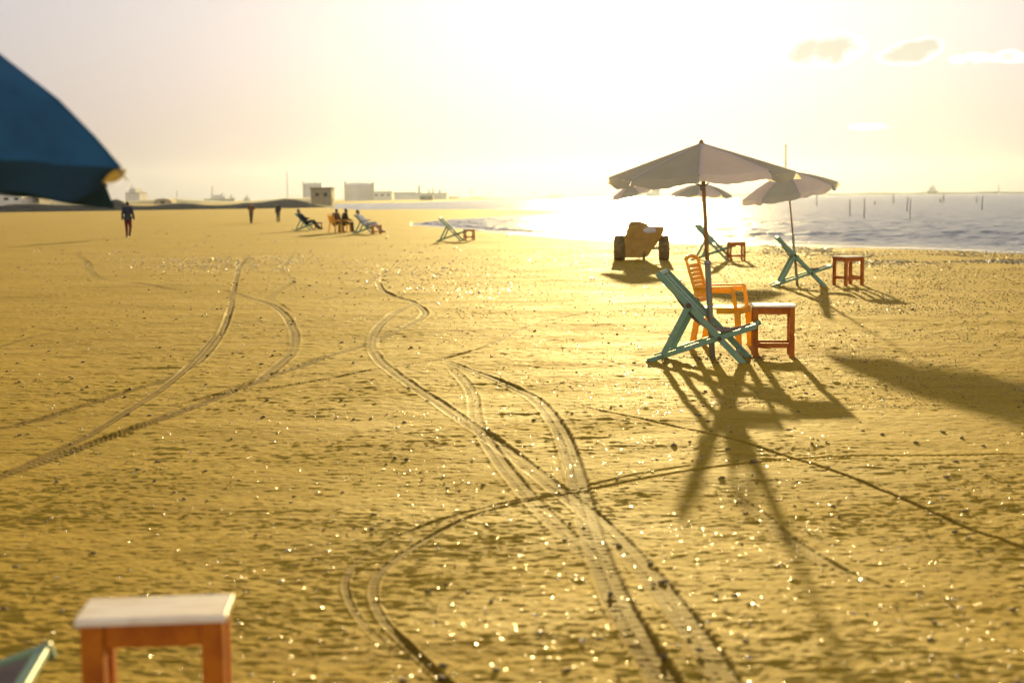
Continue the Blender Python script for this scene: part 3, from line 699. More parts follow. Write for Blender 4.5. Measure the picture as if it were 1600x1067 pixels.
# ------------------------------------------------------------------ plastic armchair
def plastic_chair(label, loc, rz, s=1.0, group='yellow plastic chairs'):
    t = empty('plastic_chair', loc, rz, label, 'chair', group); t.scale = (s, s, s)
    # faces +X; width along Y
    W = .50; m = M['yellow']
    b = MB(); nx, ny = 9, 9; vs = []
    for i in range(nx):
        u = i/(nx-1)
        for j in range(ny):
            v = j/(ny-1)*2-1; vs.append((-.20+.46*u, v*(.215+.02*u), .455 - .02*(1-v*v)*sin(pi*u) + .012*u - (.02 if i == nx-1 else 0)))
    b.add(vs, [(i*ny+j, (i+1)*ny+j, (i+1)*ny+j+1, i*ny+j+1) for i in range(nx-1) for j in range(ny-1)])
    o = b.build('seat', m, t, smooth=True); q = o.modifiers.new('s', 'SOLIDIFY'); q.thickness = .012; q.offset = -1
    MB().beam((.265, -.235, .430), (.265, .235, .430), .012, .07, side=(1, 0, 0)).build('seat_skirt', m, t, .004)
    MB().beam((.0, -.232, .422), (.262, -.240, .432), .012, .06, side=(0, 1, 0)).build('seat_skirt', m, t, .004)
    MB().beam((.0, .232, .422), (.262, .240, .432), .012, .06, side=(0, 1, 0)).build('seat_skirt', m, t, .004)
    # back: frame and slats
    bb, bt = Vector((-.19, 0, .46)), Vector((-.345, 0, .985))
    def bk(u, v): return bb.lerp(bt, u) + Vector((-.03*(1-v*v)*sin(pi*min(u, .8)), v*(.215+.015*u), .03*(1-v*v)*(u > .9)))
    for sy in (-1, 1):
        MB().tube([bk(u, sy) for u in (0, .2, .4, .6, .8, 1)], [.020, .019, .018, .018, .018, .014], 8).build('back_post', m, t, smooth=True)
    b = MB(); b.tube([bk(1, v) for v in (-1, -.6, -.2, .2, .6, 1)], .022, 8); b.build('top_rail', m, t, smooth=True)
    for k in range(9):
        u = .10+.088*k
        vs = []
        for v in np.linspace(-.96, .96, 9):
            for du in (0, .079): vs.append(bk(u+du, v))
        b = MB(); b.add(vs, [(2*j, 2*j+2, 2*j+3, 2*j+1) for j in range(8)])
        o = b.build('back_slat', m, t, smooth=True); q = o.modifiers.new('s', 'SOLIDIFY'); q.thickness = .010; q.offset = 0
    for sy in (-1, 1):
        y = sy*.262
        b = MB(); b.beam((-.25, y*.93, .675), (.19, y, .690), .048, .020, side=(0, 1, 0)); b.build('armrest', m, t, .006)
        b = MB(); b.beam((-.24, y*.93-sy*.02, .645), (.17, y-sy*.02, .645), .010, .05, side=(0, 1, 0)); b.build('armrest_web', m, t, .003)
        b = MB(); b.beam((.185, y, .684), (.225, y*.97, .43), .042, .036, side=(0, 1, 0)); b.build('arm_support', m, t, .005)
        b = MB(); b.beam((.235, y*.93, .44), (.262, y, -.01), .058, .060, side=(0, 1, 0)); b.build('leg', m, t, .006)
        b = MB(); b.beam((-.19, y*.88, .47), (-.275, y*.98, -.01), .058, .060, side=(0, 1, 0)); b.build('leg', m, t, .006)
    return t
pc = place(1130, 547); plastic_chair('yellow plastic armchair behind the nearest deck chair and umbrella pole', Vector((pc.x, pc.y+.12, pc.z)), R(-23))

# ------------------------------------------------------------------ umbrellas
def umbrella(label, base, hub, Rr, rise, az0, n=8, mats=None, val=.10, tilt=(0, 0), curve=1.0, pole_r=.014, sleeve=.72, group='beach umbrellas', seed=1, valmat=None, hemmat=None, sag=.05, scallop=0.008, rounded=0):
    """base: foot of the pole on the sand, hub: top of the pole (apex)"""
    rnd = random.Random(seed)
    t = empty('beach_umbrella', base, 0, label, 'umbrella', group)
    A = Vector(hub)-Vector(base); Z = Vector((0, 0, 1))
    tm = Euler((tilt[0], tilt[1], 0)).to_matrix()
    def L(x, y, z): return A + tm @ Vector((x, y, z))
    tips = []
    for k in range(n):
        a = az0 + 2*pi*k/n; rr = Rr*(1+rnd.uniform(-.025, .025)); dz = rnd.uniform(-.03, .03); tips.append((a, rr, dz))
    def surf(k, u, v):     # u radial 0..1, v across panel 0..1
        a0, r0_, d0 = tips[k % n]; a1, r1_, d1 = tips[(k+1) % n]
        if k+1 >= n: a1 += 2*pi
        p0 = Vector((sin(a0)*r0_*u, -cos(a0)*r0_*u, 0)); p1 = Vector((sin(a1)*r1_*u, -cos(a1)*r1_*u, 0)); p = p0.lerp(p1, v)
        zz = -rise*(u**curve) + (d0*(1-v)+d1*v)*u
        zz -= sag*sin(pi*v)*sin(pi*min(u, 1)*.62)*u - (.0045*sin(17*u+9*v+k*2.1)*sin(pi*v) + .004*sin(31*v+k*1.3+5*u)*u*sin(pi*v))
        pin = 1-.085*sin(pi*v)*u**3
        return Vector((p.x*pin, p.y*pin, zz))
    NU, NV = 12, 10
    for k in range(n):
        vs = []
        for i in range(NU+1):
            for j in range(NV+1):
                q = surf(k, .02+.98*i/NU, j/NV); vs.append(L(*q))
        fs = [(i*(NV+1)+j, (i+1)*(NV+1)+j, (i+1)*(NV+1)+j+1, i*(NV+1)+j+1) for i in range(NU) for j in range(NV)]
        o = MB().add(vs, fs).build('canopy_panel', mats[k % len(mats)], t, smooth=True)
        # valance hanging from the hem, blown about a little
        vs = []; ph = rnd.uniform(0, 6); fl = rnd.uniform(-.03, .05); NW = 4
        for i in range(NW+1):
            w = i/NW
            for j in range(NV*2+1):
                v = j/(NV*2); q = surf(k, 1, v); out = Vector((q.x, q.y, 0)).normalized()
                dep = val*(1+.12*sin(3*v*pi+ph)) - scallop*abs(cos(v*pi*2))
                if rounded and k == 0: dep *= .38
                if rounded: dep *= .12+.88*min(1, max(0, (1-v if k == n-1 else v if k == 0 else .5))/rounded)**.6
                q = q + out*(w*(fl+.022*sin(v*11+ph))) - Z*(w*dep)
                vs.append(L(*q))
        NN = NV*2+1
        fs = [(i*NN+j, (i+1)*NN+j, (i+1)*NN+j+1, i*NN+j+1) for i in range(NW) for j in range(NN-1)]
        MB().add(vs, fs).build('valance', (valmat or mats)[k % len(valmat or mats)], t, smooth=True)
    for k in range(n):
        a, rr, dz = tips[k]
        pts = [L(sin(a)*rr*u, -cos(a)*rr*u, -rise*u**curve+dz*u-.012) for u in (.03, .3, .6, .85, 1.0, 1.03)]
        rb = MB().tube(pts, [.005]*5+[.003], 6).build('rib', M['steel'], t)
        MB().tube([L(sin(a)*rr*u, -cos(a)*rr*u, -rise*u**curve+dz*u+.002) for u in (.02, .25, .5, .75, .9, 1.0)], .0045, 6).build('seam', mats[0], t)
        p = L(sin(a)*rr*.5, -cos(a)*rr*.5, -rise*.5**curve-.014); q0 = L(0, 0, -rise*.5-.30)
        MB().tube([p, q0], .004, 6).build('strut', M['steel'], rb)
    MB().tube([L(0, 0, -rise*.5-.33), L(0, 0, -rise*.5-.27)], .028, 12).build('runner', M['steel'], t)
    MB().tube([L(0, 0, -.02), L(0, 0, .015), L(0, 0, .035)], [.028, .022, .008], 12).build('cap', M['wood'], t)
    # pole: wooden upper part dropped into a painted pipe
    dirn = A.normalized(); s_ = A*(sleeve/A.length)
    MB().tube([s_-dirn*.05, A-dirn*.0], pole_r, 12).build('pole', M['wood'], t, smooth=True)
    MB().tube([-dirn*.12, s_], pole_r*1.55, 14).build('pole_sleeve', M['pipe'], t, smooth=True)
    MB().tube([s_-dirn*.015, s_+dirn*.02], [pole_r*1.9, pole_r*1.35], 14).build('collar', M['steel'], t)
    return t
wc = [M['white_cloth'], M['grey_cloth']]
b1 = place(1113, 561); h1 = PD(1096, 224, b1.y-.05)
umbrella('largest white umbrella standing over the yellow chair and nearest deck chair', b1, h1, .94, .305, R(-9.5), mats=[M['white_cloth'], M['grey_cloth'], M['grey_cloth'], M['white_cloth'], M['grey_cloth'], M['white_cloth'], M['grey_cloth'], M['grey_cloth']],
         val=.085, tilt=(R(1), R(-2)), curve=1.02, pole_r=.020, sleeve=1.00, seed=3, sag=.035)
b2 = place(1246, 447); h2 = PD(1230, 269, b2.y)
umbrella('white and grey umbrella tilted to the left above the lone far-right deck chair', b2, h2, .89, .36, R(0), mats=[M['white_cloth'], M['grey_cloth']], val=.09, tilt=(R(3), R(-9)), curve=1.35, pole_r=.016, sleeve=.9, seed=5, sag=.04)
b3 = place(1103, 406); h3 = PD(1097, 288, b3.y)
umbrella('small white umbrella seen low between two larger ones beside the main pole', b3, h3, .80, .27, R(-14), mats=[M['white_cloth'], M['grey_cloth']], val=.07, tilt=(R(0), R(1)), curve=1.7, pole_r=.014, sleeve=.8, seed=8, sag=.03)
b4 = place(1003, 394); h4 = PD(985, 289, b4.y)
umbrella('white umbrella behind the cart, peeking below the largest canopy on the left', b4, h4, .72, .27, R(10), mats=[M['white_cloth'], M['grey_cloth']], val=.06, tilt=(R(0), R(-14)), curve=1.4, pole_r=.010, sleeve=.8, seed=9, sag=.03)
# the blue one close by on the left
D5 = 4.8
tip = PD(201, 266, D5); hub5 = Vector((tip.x-.835, D5, tip.z+.53))
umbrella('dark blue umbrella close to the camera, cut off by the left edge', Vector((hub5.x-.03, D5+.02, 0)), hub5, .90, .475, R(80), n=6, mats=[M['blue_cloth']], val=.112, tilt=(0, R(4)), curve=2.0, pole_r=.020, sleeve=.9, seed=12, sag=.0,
         valmat=[M['sunlit_valance']]+[M['blue_valance']]*5, scallop=0, rounded=.16)

# ------------------------------------------------------------------ cart
def cart():
    c = place(1003, 408); t = empty('beach_cart', (c.x, c.y, 0), R(-4), 'low two-wheeled beach cart with fat tyres, a bundle and bent handlebars', 'cart')
    def wheel(x, y, rad, w, rz=0):
        pr = [(rad*.55, -w*.36), (rad*.72, -w*.48), (rad*.9, -w*.47), (rad*.98, -w*.34), (rad, -w*.12), (rad, w*.12), (rad*.98, w*.34), (rad*.9, w*.47), (rad*.72, w*.48), (rad*.55, w*.36), (rad*.55, -w*.36)]
        wh = MB().lathe(pr, (x, y, rad), 'x', 36).build('wheel', M['tyre'], t, smooth=True)
        b = MB()
        for k in range(24):
            a = 2*pi*k/24
            for sg in (-1, 1):
                Mx = Matrix.Translation((x, y, rad)) @ Matrix.Rotation(a+sg*.06, 4, 'X')
                b.box((sg*w*.22-w*.19, -.016, rad-.012), (sg*w*.22+w*.19, .016, rad+.010), Mx)
        b.build('tread', M['tyre'], wh)
        MB().lathe([(.01, -w*.30), (rad*.2, -w*.30), (rad*.25, -w*.12), (rad*.5, -w*.2), (rad*.56, -w*.38), (rad*.56, w*.38), (rad*.3, w*.2), (.01, w*.2)], (x, y, rad), 'x', 24).build('rim', M['plate'], wh, smooth=True)
    wheel(-.585, .30, .33, .32); wheel(.585, .30, .325, .29)
    wheel(.055, .10, .14, .07)
    ol = [(-.465,.63),(-.37,.90),(-.30,.93),(0,.92),(.22,.905),(.515,.90),(.60,.92),(.576,.784),(.515,.62),(.434,.5),(.27,.296),(.17,.135),(.05,.085),(-.44,.085),(-.47,.377)]
    n = len(ol); vs = []
    for (y, s, dz) in ((0, .96, 0), (.05, 1, 0), (1.0, .95, .02), (1.35, .72, .10), (1.42, .6, .13)):
        for (x, z) in ol: vs.append((x*s, y, (z-.5)*s+.5+dz*0))
    fs = [tuple(range(n-1, -1, -1)), tuple(4*n+k for k in range(n))] + [(i*n+k, i*n+(k+1) % n, (i+1)*n+(k+1) % n, (i+1)*n+k) for i in range(4) for k in range(n)]
    MB().add([(x, y, z) for (x, y, z) in vs], fs).build('body', M['cartveil'], t, .02)
    MB().box((-.36, -.012, .56), (.44, -.002, .60)).build('rear_trim', M['cartveil'], t, .003)
    MB().box((-.30, -.016, .16), (-.12, -.002, .30)).build('tail_board', M['plate'] if False else M['load'], t, .006)
    MB().box((-.45, -.01, .985-.12), (.62, .0, .925)).build('rear_rail', M['steel'], t, .005) if False else None
    b = MB(); b.ell((-.11, .5, .90), (.27, .42, .145), 20, 12); b.ell((-.2, .25, .93), (.14, .2, .09)); b.ell((.04, .3, .91), (.16, .22, .08)); b.build('bundle', M['load'], t, remesh=.015)
    b = MB(); b.ell((.20, -.005, .80), (.175, .018, .075), 20, 10); b.build('number_plate', M['plate'], t, smooth=True)
    MB().tube([(-.6, .35, .32), (.6, .35, .315)], .03, 10).build('axle', M['steel'], t)
    MB().tube([(-.59, .35, .64), (-.55, .2, .67), (-.40, .15, .64)], .02, 8).build('mudguard', M['cartveil'], t)
    hb = MB(); hb.tube([(-.40, .6, .72), (-.45, .62, .95), (-.43, .62, 1.16)], .022, 10)
    hb.tube([(-.60, .55, 1.10), (-.52, .6, 1.16), (-.43, .62, 1.17), (-.28, .62, 1.17), (-.05, .60, 1.155)], .014, 8)
    hb.tube([(-.43, .62, 1.05), (-.30, .62, 1.10), (-.22, .6, 1.19)], .012, 8); hb.tube([(-.45, .62, .9), (-.36, .6, .88), (-.30, .6, 1.02)], .012, 8)
    hb.tube([(-.25, .6, .98), (-.25, .6, 1.12), (-.22, .6, 1.2)], .013, 8)
    hb.build('handlebars', M['steel'], t, smooth=True)
    for x in (-.60, -.02): MB().tube([(x, .56, 1.10+(.05 if x > -.3 else 0)), (x-.07 if x < -.3 else x+.07, .53, 1.09+(.06 if x > -.3 else 0))], .02, 8).build('grip', M['tyre'], t)
    rf = MB(); z = 1.41
    rf.tube([(-.20, .1, z-.03), (-.12, .1, z), (.76, .1, z), (.76, .1, z-.02)], .008, 8)
    rf.tube([(-.20, 1.1, z-.03), (-.12, 1.1, z), (.76, 1.1, z), (.76, 1.1, z-.02)], .008, 8)
    rf.tube([(-.20, .1, z-.03), (-.20, 1.1, z-.03)], .008, 8); rf.tube([(.76, .1, z), (.76, 1.1, z)], .008, 8)
    rf.build('roof_frame', M['steel'], t)
    for (x, x2) in ((-.20, -.32), (.76, .56)):
        for y in (.1, 1.0): MB().tube([(x, y, z-.02), (x2, y, .88)], .006, 8).build('roof_post', M['steel'], t)
cart()

# ------------------------------------------------------------------ people
def person(label, loc, rz, pose, top, legs, scale=1.0, cat='person'):
    t = empty('person', loc, rz, label, cat); t.scale = (scale,)*3
    J = dict(pel=(0,0,.93), che=(0,0,1.27), neck=(0,0,1.47), head=(0,.025,1.60), shl=(-.185,0,1.41), shr=(.185,0,1.41), ell=(-.245,-.03,1.12), elr=(.245,-.03,1.12),
             wrl=(-.25,.05,.87), wrr=(.25,.05,.87), hil=(-.09,0,.92), hir=(.09,0,.92), knl=(-.10,.03,.50), knr=(.10,.03,.50), anl=(-.10,-.01,.08), anr=(.10,-.01,.08))
    J.update(pose); J = {k: Vector(v) for k, v in J.items()}
    b = MB(); up_ = (J['neck']-J['pel']).normalized()
    b.capsule(J['pel'], J['che'], .125, .15); b.capsule(J['hil'], J['hir'], .10); b.capsule(J['shl'], J['shr'], .065); b.capsule(J['che'], J['neck'], .11, .05)
    b.capsule(J['neck'], J['head'], .052, .055)
    hd = J['head']; b.ell(hd, (.075, .092, .112)); b.capsule(hd+Vector((0, .085, .0)), hd+Vector((0, .105, -.02)), .008, .013)
    b.capsule(hd+Vector((0, .045, -.07)), hd+Vector((0, .06, -.085)), .03)
    for sx in (-1, 1): b.ell(hd+Vector((sx*.078, -.005, -.005)), (.012, .02, .032))
    for s, sx in (('l', -1), ('r', 1)):
        b.capsule(J['sh'+s], J['el'+s], .052, .042); b.capsule(J['el'+s], J['wr'+s], .042, .027)
        b.capsule(J['hi'+s], J['kn'+s], .085, .056); b.capsule(J['kn'+s], J['an'+s], .055, .036)
        an = J['an'+s]; fd = Vector(pose.get('foot', (0, 1, 0))).normalized(); b.capsule(an+Vector((0, 0, -.03)), an+fd*.15+Vector((0, 0, -.045)), .036, .028)
        w = J['wr'+s]; d = (w-J['el'+s]).normalized(); side = Vector((0, 1, 0)); side = (side-d*side.dot(d)).normalized(); nrm = d.cross(side)
        for k in range(4): b.capsule(w, w+d*.085+side*(.026-.0175*k), .020, .012)
        for k in range(4):
            p0 = w+d*.085+side*(.027-.018*k); ln = (.060, .072, .066, .050)[k]
            p1 = p0+d*ln*.5+nrm*(.006*-sx); p2 = p1+d*ln*.42+nrm*(.018*-sx); b.capsule(p0, p1, .0088, .0082, 8); b.capsule(p1, p2, .0082, .0072, 8)
        p0 = w+d*.03+side*.025; p1 = p0+d*.035+side*.028; b.capsule(p0, p1, .012, .010, 8); b.capsule(p1, p1+d*.03+side*.008, .010, .008, 8)
    b.build('body', M['skin'], t, remesh=.0075)
    c = MB(); c.capsule(J['pel']-up_*.04, J['che'], .150, .172); c.capsule(J['shl'], J['shr'], .082); c.capsule(J['che'], J['neck']-up_*.02, .13, .068)
    c.capsule(J['hil']+up_*.02, J['hir']+up_*.02, .118)
    for s in 'lr': c.capsule(J['sh'+s], J['el'+s], .072, .060); c.capsule(J['el'+s], J['wr'+s].lerp(J['el'+s], .06), .060, .044)
    c.build('jacket', top, t, remesh=.012)
    c = MB(); c.capsule(J['hil'], J['hir'], .112)
    for s in 'lr': c.capsule(J['hi'+s], J['kn'+s], .100, .074); c.capsule(J['kn'+s], J['an'+s].lerp(J['kn'+s], .04), .072, .056)
    c.build('trousers', legs, t, remesh=.012)
    for s in 'lr':
        an = J['an'+s]; fd = Vector(pose.get('foot', (0, 1, 0))).normalized()
        MB().capsule(an+Vector((0, 0, -.035))-fd*.03, an+fd*.16+Vector((0, 0, -.045)), .043, .036).build('shoe', M['shoe'], t, remesh=.01)
    h = MB(); h.ell(hd+Vector((0, -.018, .022)), (.084, .092, .105)); h.build('hair', M['hair'], t, remesh=.008)
    e = MB(); e.ell(hd+Vector((-.03, .082, .012)), (.010, .008, .006)); e.ell(hd+Vector((.03, .082, .012)), (.010, .008, .006)); e.build('eyes', M['eye'], t)
    MB().ell(hd+Vector((0, .088, -.05)), (.022, .010, .007)).build('mouth', M['lip'], t)
    return t
p = place(201, 371.5); person('person walking away in a dark jacket and maroon trousers', (p.x, p.y, 0), R(6), dict(knl=(-.09,.10,.50), anl=(-.09,.10,.08), knr=(.09,.06,.50), anr=(.08,-.16,.13), wrl=(-.25,-.10,.88), wrr=(.27,.12,.88)), M['navy'], M['maroon'], .97)
p = P(393, 349); person('person with a brown top standing far off, left of the other standing figure', (p.x, p.y, 0), R(200), dict(wrl=(-.08,.22,1.2), ell=(-.25,.08,1.16), wrr=(.15,.2,1.28), elr=(.26,.06,1.17), knl=(-.05,.05,.5), anl=(-.03,.0,.08), knr=(.07,-.02,.5), anr=(.06,-.12,.08)), M['brown'], M['olive'], .84)
p = P(435, 347); person('dark figure standing upright near the low hut, arms by its sides', (p.x, p.y, 0), R(160), dict(wrl=(-.23,.12,.95)), M['black'], M['olive'], .82)
SIT = dict(pel=(0,0,.52), che=(0,.04,.86), neck=(0,.09,1.06), head=(0,.14,1.19), shl=(-.185,.06,1.0), shr=(.185,.06,1.0), ell=(-.25,.12,.74), elr=(.25,.12,.74), wrl=(-.15,.36,.66), wrr=(.15,.36,.66),
           hil=(-.09,.02,.50), hir=(.09,.02,.50), knl=(-.13,.44,.50), knr=(.13,.44,.50), anl=(-.13,.46,.08), anr=(.13,.48,.08))
for (px, py, a, lab, clab, m1) in ((524, 363.5, -38, 'seated person in a dark brown coat, left of the pair on yellow chairs', 'yellow plastic chair under the left one of the seated pair', M['brown']),
                              (538, 363, -62, 'seated person in black leaning forward, right of the pair on yellow chairs', 'yellow plastic chair under the right one of the seated pair', M['black'])):
    p = P(px, py); person(lab, (p.x, p.y, 0), R(a), SIT, m1, M['olive'], .92)
    plastic_chair(clab, (p.x, p.y, 0), R(a+90), .92)
REC = dict(pel=(0,.02,.44), che=(0,-.22,.70), neck=(0,-.36,.90), head=(0,-.40,1.03), shl=(-.17,-.30,.84), shr=(.17,-.30,.84), ell=(-.24,-.12,.66), elr=(.24,-.12,.66), wrl=(-.13,.12,.64), wrr=(.13,.12,.64),
           hil=(-.09,.03,.43), hir=(.09,.03,.43), knl=(-.11,.44,.50), knr=(.11,.44,.50), anl=(-.12,.78,.12), anr=(.12,.80,.12))
def recline(px, py, rz, lab, a, b_):
    p = P(px, py); v = Matrix.Rotation(rz, 3, 'Z') @ Vector((.60, .27, 0))
    person(lab, (p.x+v.x, p.y+v.y, 0.0), rz-R(90), REC, a, b_, 1.0)
recline(551, 365, R(-12), 'person in a white shirt leaning back in a deck chair', M['whitewear'], M['paleblue'])
recline(459, 360, R(-14), 'person in dark clothes reclining in the leftmost occupied deck chair', M['black'], M['black'])

# ------------------------------------------------------------------ posts standing in the sea
proto = None
POSTS = [(1328,322-10,337,-1),(1350,310,341,1),(1417,308,330,2),(1421.5,311,343,1),(1534,307,328,2),(1396,303,317,0),(1474,302,316,0),(1526,307,316,0),(1367,314,320,-1),(1276,305,322,0)]
def post(i, px, y0, y1, lean):
    b = P(px, y1, -.06); L = (y1-y0)/FPX*b.y
    r_ = max(.02, .00031*b.y); rr = random.Random(i)
    o = MB().tube([(0, 0, -.5), (lean*.01*L, 0, L*.5), (lean*.03*L+.01*rr.uniform(-1, 1), 0, L)], [r_*1.1, r_, r_*.8], 8).build('mooring_post', M['post'], None, smooth=True)
    o.location = b; return o
plabs = ['thin mooring post in the sea, leftmost of the tall dark ones', 'tall dark post in the sea, second from the left', 'leaning post just left of its taller twin in the sea', 'tallest darkest post of the close pair in mid sea', 'solitary leaning post near the right edge of the sea',
         'faint short post near the horizon left of the close pair', 'thin far post beside the dark buoy', 'faint far post left of the solitary leaning one', 'tiny stub of a post between the two left tall posts and the pair', 'faint post just right of the tilted umbrella']
for i, (px, y0, y1, ln) in enumerate(POSTS):
    tag(post(i, px, y0, y1, ln), plabs[i], 'post', 'posts standing in the sea')
bp = P(1468.5, 316, -.06); s = bp.y/FPX
t = empty('buoy', bp, 0, 'small dark cone buoy floating beside a thin far post', 'buoy')
MB().lathe([(.01, -.2), (1.8*s, -.1), (2.0*s, .6*s), (1.2*s, 1.6*s), (.7*s, 4.5*s), (.01, 5.2*s)], seg=14).build('float', M['buoy'], t, smooth=True)
MB().tube([(0, 0, 5*s), (0, 0, 7*s)], .3*s, 6).build('staff', M['buoy'], t)

# ------------------------------------------------------------------ dune, far land, breakwater
def ridge(name, px0, px1, pyb, hfun, depth, mt, n=160, z0=-.3, dist=None, seed=5, rows=9):
    vs = []; fs = []
    for i in range(n+1):
        u = i/n; px = px0+(px1-px0)*u
        if dist: a = PD(px, 312, dist(u)); x, y = a.x, a.y
        else: q = P(px, pyb(px)); x, y = q.x, q.y
        h = hfun(px)
        for j in range(rows):
            v = j/(rows-1); k = sin(pi*v)**.8; nx = .9+.22*float(fbm(np.array([x/9.]), np.array([(y+v*depth)/9.]), 3, seed)[0])
            vs.append((x*(1+v*depth/y), y+v*depth, z0 + (h-z0)*k*nx if 0 < j < rows-1 else z0))
    for i in range(n):
        for j in range(rows-1): a = i*rows+j; fs.append((a, a+rows, a+rows+1, a+1))
    o = MB().add(vs, fs).build(name, mt, None, smooth=True); return o
M['dune'] = mat('scrub_dune', (.075, .062, .045), .95, (.045, .038, .028), .6, .3, 3)
M['farland'] = mat('far_land', (.17, .14, .085), .95, (.12, .10, .06), .02, 0)
def dh(px):
    h = 1.15 + .9*math.exp(-((px-452)/26)**2) + .9*math.exp(-((px-182)/16)**2) + .25*sin(px*.05) + .5*math.exp(-((px-60)/50)**2)
    return h*min(1, max(0, (525-px)/45))
tag(ridge('dune', -150, 522, lambda px: 332-.010*px*.3-.012*px, dh, 9, M['dune'], 220), kind='structure')
def fh(px): return 3.0+1.5*sin(px*.045)+1.4*sin(px*.11+1)+(3 if 590 < px < 720 else 0)
tag(ridge('far_shore', 470, 1010, None, lambda px: max(1.2, fh(px)*.55), 60, M['farland'], 200, dist=lambda u: 1000+850*u), kind='structure')
tag(ridge('far_spit', 990, 1900, None, lambda px: 2.6+.5*sin(px*.07), 40, M['farland'], 160, dist=lambda u: 2050-250*u), kind='structure')
tag(ridge('inland_ground', -200, 520, None, lambda px: 1.9+.8*sin(px*.03), 80, M['farland'], 160, dist=lambda u: 620), kind='structure')

# ------------------------------------------------------------------ buildings and far industry
def Bx(px0, px1, y_top, y_bot, dist, depth):     # local box dims from picture extents at a distance
    a = PD(px0, y_bot, dist); b = PD(px1, y_top, dist); return a.x, b.x, b.z, dist
# block hut on the sand
x0, x1, zt, D = Bx(486, 517.5, 293, 322, 300, 5)
t = empty('beach_hut', ((x0+x1)/2, D, 0), 0, 'flat-roofed grey block hut at the end of the dune', 'hut'); w = x1-x0
MB().box((-w/2, 0, -.5), (w/2, 5.5, zt-.25)).build('wall', M['plaster'], t, .03)
MB().box((-w/2-.22, -.22, zt-.248), (w/2+.22, 5.72, zt)).build('roof', M['hutroof'], t, .03)
MB().box((w/2+.003, 1.4, 0), (w/2+.05, 2.4, 2.0)).build('door', M['dark'], t)
MB().box((-w*.28, -.05, zt*.55), (-w*.10, -.003, zt*.72)).build('window', M['dark'], t)
MB().box((w*.12, -.05, zt*.55), (w*.30, -.003, zt*.72)).build('window', M['dark'], t)
def far_box(name, label, cat, px0, px1, yt, D, mt, depth=12, extra=None, group=None):
    x0, x1, zt, D = Bx(px0, px1, yt, 315, D, depth); w = x1-x0
    t = empty(name, ((x0+x1)/2, D, 0), 0, label, cat, group)
    MB().box((-w/2, 0, -.5), (w/2, depth, zt)).build('wall', mt, t, .1)
    sc = D/FPX
    MB().box((-w/2-.3, -.3, zt+.003), (w/2+.3, depth+.3, zt+.4)).build('roof', M['farsteel'], t)
    if extra: extra(t, w, zt, sc, depth)
    return t
def windows(n, zf=.55, m='dark'):
    def f(t, w, zt, sc, depth):
        for k in range(n):
            x = -w/2+w*(k+.5)/n; MB().box((x-w*.22/n, -.08, zt*zf), (x+w*.22/n, -.003, zt*(zf+.18))).build('window', M[m], t)
    return f
far_box('white_building', 'low white building under the blue umbrella, at the far left', 'building', -30, 33, 303, 420, M['farwhite'], 10, windows(4))
far_box('white_building', 'dark grey shed right of the low white building under the blue umbrella', 'building', 45, 61, 306, 430, M['farsteel'], 10, windows(2))
def super_(t, w, zt, sc, depth):
    MB().box((-w*.25, 1, zt+.42), (w*.2, depth-1, zt+7*sc)).build('upper_floor', M['farwall'], t)
    MB().tube([(-w*.05, 2, zt), (-w*.05, 2, zt+13*sc)], .6*sc, 6).build('mast', M['farsteel'], t)
far_box('factory_building', 'pale stepped building right behind the walking person', 'building', 196, 218, 302, 1000, M['farwall'], 20, super_)
# mound-like boat shed
x0, x1, zt, D = Bx(240, 268, 310, 318, 560, 5); t = empty('boat_shed', ((x0+x1)/2, D, 0), 0, 'low round-roofed shed between the walker and the far ship', 'shed')
w = x1-x0; pr = [(-w/2, -.3)]+[(-w/2*cos(a), (zt)*(.35+.65*sin(a))) for a in np.linspace(0, pi, 11)]+[(w/2, -.3)]; n = len(pr)
MB().add([(x, y, z) for y in (0, 9) for (x, z) in pr], [tuple(range(n-1, -1, -1)), tuple(range(n, 2*n))]+[(k, (k+1) % n, n+(k+1) % n, n+k) for k in range(n)]).build('vault', M['plaster'], t)
MB().box((-w*.12, -.06, 0), (w*.12, -.003, zt*.6)).build('door', M['dark'], t)
def ship(label, px0, px1, yd, yt, D, mt, masts, base=-.06, rz=0, house=(.15, .5)):
    a = PD(px0, yd, D); b = PD(px1, yd, D); w = b.x-a.x; sc = D/FPX; deck = a.z
    t = empty('ship', ((a.x+b.x)/2, D, base), rz, label, 'ship'); h = max(deck-base, 3*sc); bw = w*.16
    vs = []; secs = [(-.5, .25, 1.1), (-.42, .9, 1.0), (0, 1, .95), (.35, .85, 1.05), (.5, .05, 1.3)]
    for (u, k, hh) in secs: vs += [(u*w*.96, -bw*k*.6, 0), (u*w, -bw*k, h*hh), (u*w, bw*k, h*hh), (u*w*.96, bw*k*.6, 0)]
    fs = [(0, 1, 2, 3), (16, 19, 18, 17)]+[(i*4+j, i*4+4+j, i*4+4+(j+1) % 4, i*4+(j+1) % 4) for i in range(4) for j in range(4)]
    MB().add(vs, fs).build('hull', mt, t)
    hz = (yd-yt)*sc
    MB().box((-w*(house[1]-.5+.5)*.5, -bw*.7, h*.96), (w*(.5-house[0])*.6, bw*.7, h+hz*.45)).build('deckhouse', M['farwall'], t)
    MB().box((-w*.16, -bw*.5, h+hz*.45+.01), (w*.10, bw*.5, h+hz*.75)).build('bridge', M['farwall'], t)
    for (u, hh) in masts: MB().tube([(u*w, 0, h*.95), (u*w, 0, h+hh*sc)], [.9*sc, .4*sc], 6).build('mast', M['farsteel'], t)
    return t
ship('hazy grey ship with a tall central mast beyond the dune', 318, 367, 311, 303, 1100, M['farwall'], [(-.22, 20), (.1, 10), (.38, 7)])
ship('tiny hazy vessel with a short mast between the big ship and the standing figures', 378, 393, 313, 307, 1150, M['farwall'], [(0, 9), (.2, 5)])
